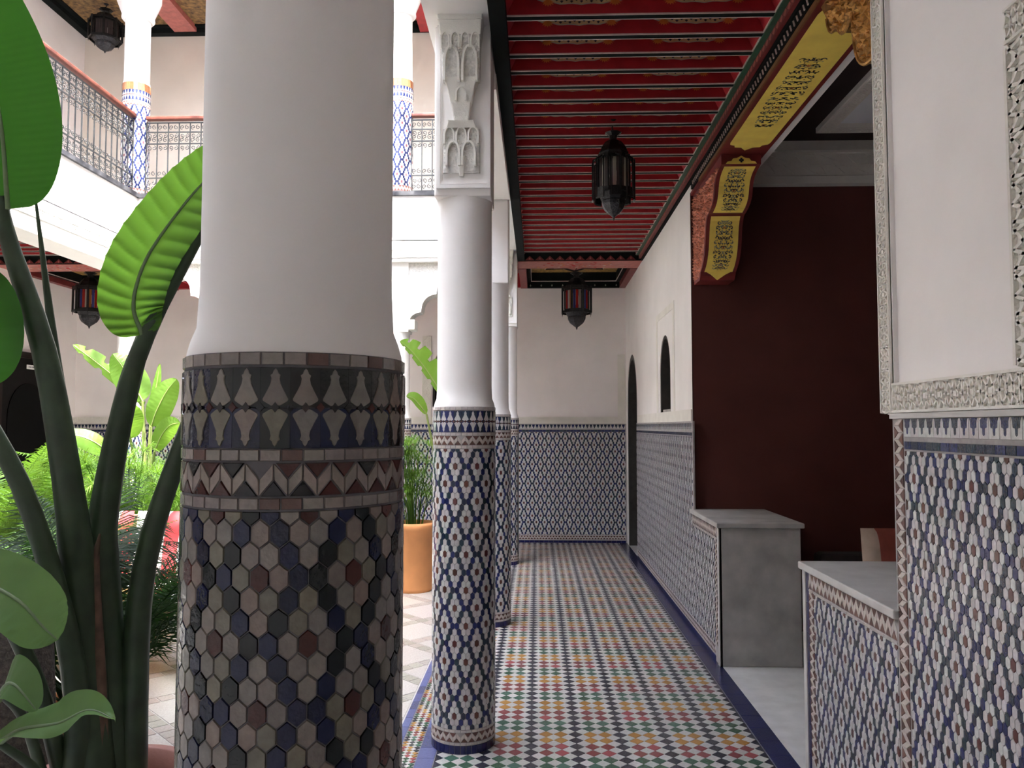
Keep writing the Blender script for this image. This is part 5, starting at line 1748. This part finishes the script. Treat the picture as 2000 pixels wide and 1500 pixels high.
# ---- banana-leaved plants deeper in the courtyard
def banana(loc, label, leaves, hpot=0.4, rpot=0.17):
    r = empty('potted_plant', loc, label, 'plant')
    pot(r, loc[0], loc[1], rpot * 0.8, rpot, hpot, TERRA)
    for mid, wl, wr, side, kw in leaves:
        stem(r, [(loc[0] + random.uniform(-0.04, 0.04), loc[1] + random.uniform(-0.04, 0.04), hpot - 0.06), ((loc[0] + mid[0][0]) / 2, (loc[1] + mid[0][1]) / 2, (hpot + mid[0][2]) / 2 + 0.05), mid[0]], 0.022, 0.009, RIB)
        leaf(r, mid, wl, wr, side, LEAFL, **kw)
    return r
k1 = dict(fold=0.3, ribs=14, corr=0.004, n=36, kk=6)
banana((-3.32, 6.75, 0), 'sunlit banana-leaved plant among the papyrus', [
    ([(-3.30, 6.6, 1.62), (-3.45, 6.55, 1.80), (-3.68, 6.5, 2.0), (-3.86, 6.5, 2.13)], 0.05, 0.09, (0.6, 0.2, 0.7), dict(fold=0.2, ribs=8, corr=0.003, n=36, kk=6, torn=4)),
    ([(-3.26, 6.5, 1.66), (-3.33, 6.48, 1.80), (-3.42, 6.46, 1.95), (-3.50, 6.46, 2.05)], 0.13, 0.13, (0.8, 0.3, 0.5), k1),
    ([(-3.24, 6.6, 1.50), (-3.22, 6.6, 1.65), (-3.19, 6.6, 1.82), (-3.17, 6.6, 1.98)], 0.035, 0.035, (0.9, 0.3, 0), k1),
    ([(-3.18, 6.5, 1.45), (-3.12, 6.46, 1.58), (-3.03, 6.44, 1.74), (-2.95, 6.44, 1.84)], 0.10, 0.11, (0.7, 0.2, -0.5), k1),
    ([(-3.30, 6.4, 1.35), (-3.28, 6.3, 1.48), (-3.27, 6.25, 1.56), (-3.30, 6.2, 1.60)], 0.12, 0.12, (1, 0.1, 0.1), k1),
    ([(-3.10, 6.4, 1.25), (-3.02, 6.35, 1.38), (-2.93, 6.3, 1.46), (-2.84, 6.28, 1.48)], 0.08, 0.08, (0.4, 0.3, -0.8), k1),
    ([(-3.45, 6.4, 1.22), (-3.55, 6.3, 1.33), (-3.68, 6.25, 1.38), (-3.80, 6.2, 1.36)], 0.09, 0.09, (0.2, 0.6, 0.8), k1)])
banana((-0.84, 7.55, 0), 'banana-leaved plant behind the honeycomb bracket column, torn leaf reaching left', [
    ([(-0.86, 7.3, 1.72), (-0.98, 7.2, 1.93), (-1.11, 7.1, 2.11), (-1.22, 7.05, 2.21)], 0.04, 0.14, (0.75, 0.2, 0.6), dict(fold=0.25, ribs=9, corr=0.004, n=60, kk=6, torn=5)),
    ([(-1.00, 7.2, 1.56), (-1.05, 7.12, 1.64), (-1.10, 7.08, 1.70), (-1.16, 7.05, 1.72)], 0.03, 0.07, (0.6, 0.2, 0.7), k1),
    ([(-0.70, 7.4, 1.6), (-0.62, 7.4, 1.9), (-0.58, 7.4, 2.1), (-0.56, 7.4, 2.2)], 0.07, 0.07, (0.9, 0.3, 0.1), k1)])

# ---- courtyard bench with red and white cushions
bn = empty('courtyard_bench', (-2.55, 5.0, 0), 'low wooden bench behind the palms carrying red and white cushions', 'bench')
for i in range(4):
    soft(box('seat_slat', -3.05, -1.95, 4.55 + i * 0.13, 4.66 + i * 0.13, 0.38, 0.41, WOOD, bn), 0.004)
for x in (-3.02, -2.03):
    for y in (4.56, 5.02):
        box('leg', x, x + 0.05, y, y + 0.05, 0, 0.38, WOOD, bn)
for z in (0.52, 0.66, 0.80):
    soft(box('back_slat', -3.05, -1.95, 5.05, 5.075, z, z + 0.09, WOOD, bn), 0.004)
for x in (-3.0, -2.05):
    box('back_post', x, x + 0.05, 5.03, 5.055, 0.38, 0.89, WOOD, bn)
for i, x in enumerate((-2.78, -2.30)):
    cushion('cushion', 0.46, 0.44, 0.15, [CUSHW, CUSHR], 6, (x, 4.968, 0.700), -0.2, 0.05 * (1 - 2 * i), ('red and white striped cushion on the courtyard bench, nearer the door end', 'red and white striped cushion on the courtyard bench, nearer the mosaic column')[i], 'cushion', 'striped cushions on the courtyard bench')
cushion('seat_cushion', 1.06, 0.50, 0.10, [CUSHW, CUSHR], 12, (-2.5, 4.78, 0.455), math.pi / 2, 0.0, 'flat red and white striped seat pad on the courtyard bench', 'seat pad')
op = empty('terracotta_pot', (-2.24, 4.20, 0), 'orange terracotta pot standing before the courtyard bench', 'pot')
pot(op, -2.24, 4.20, 0.15, 0.19, 0.56, TERRA)
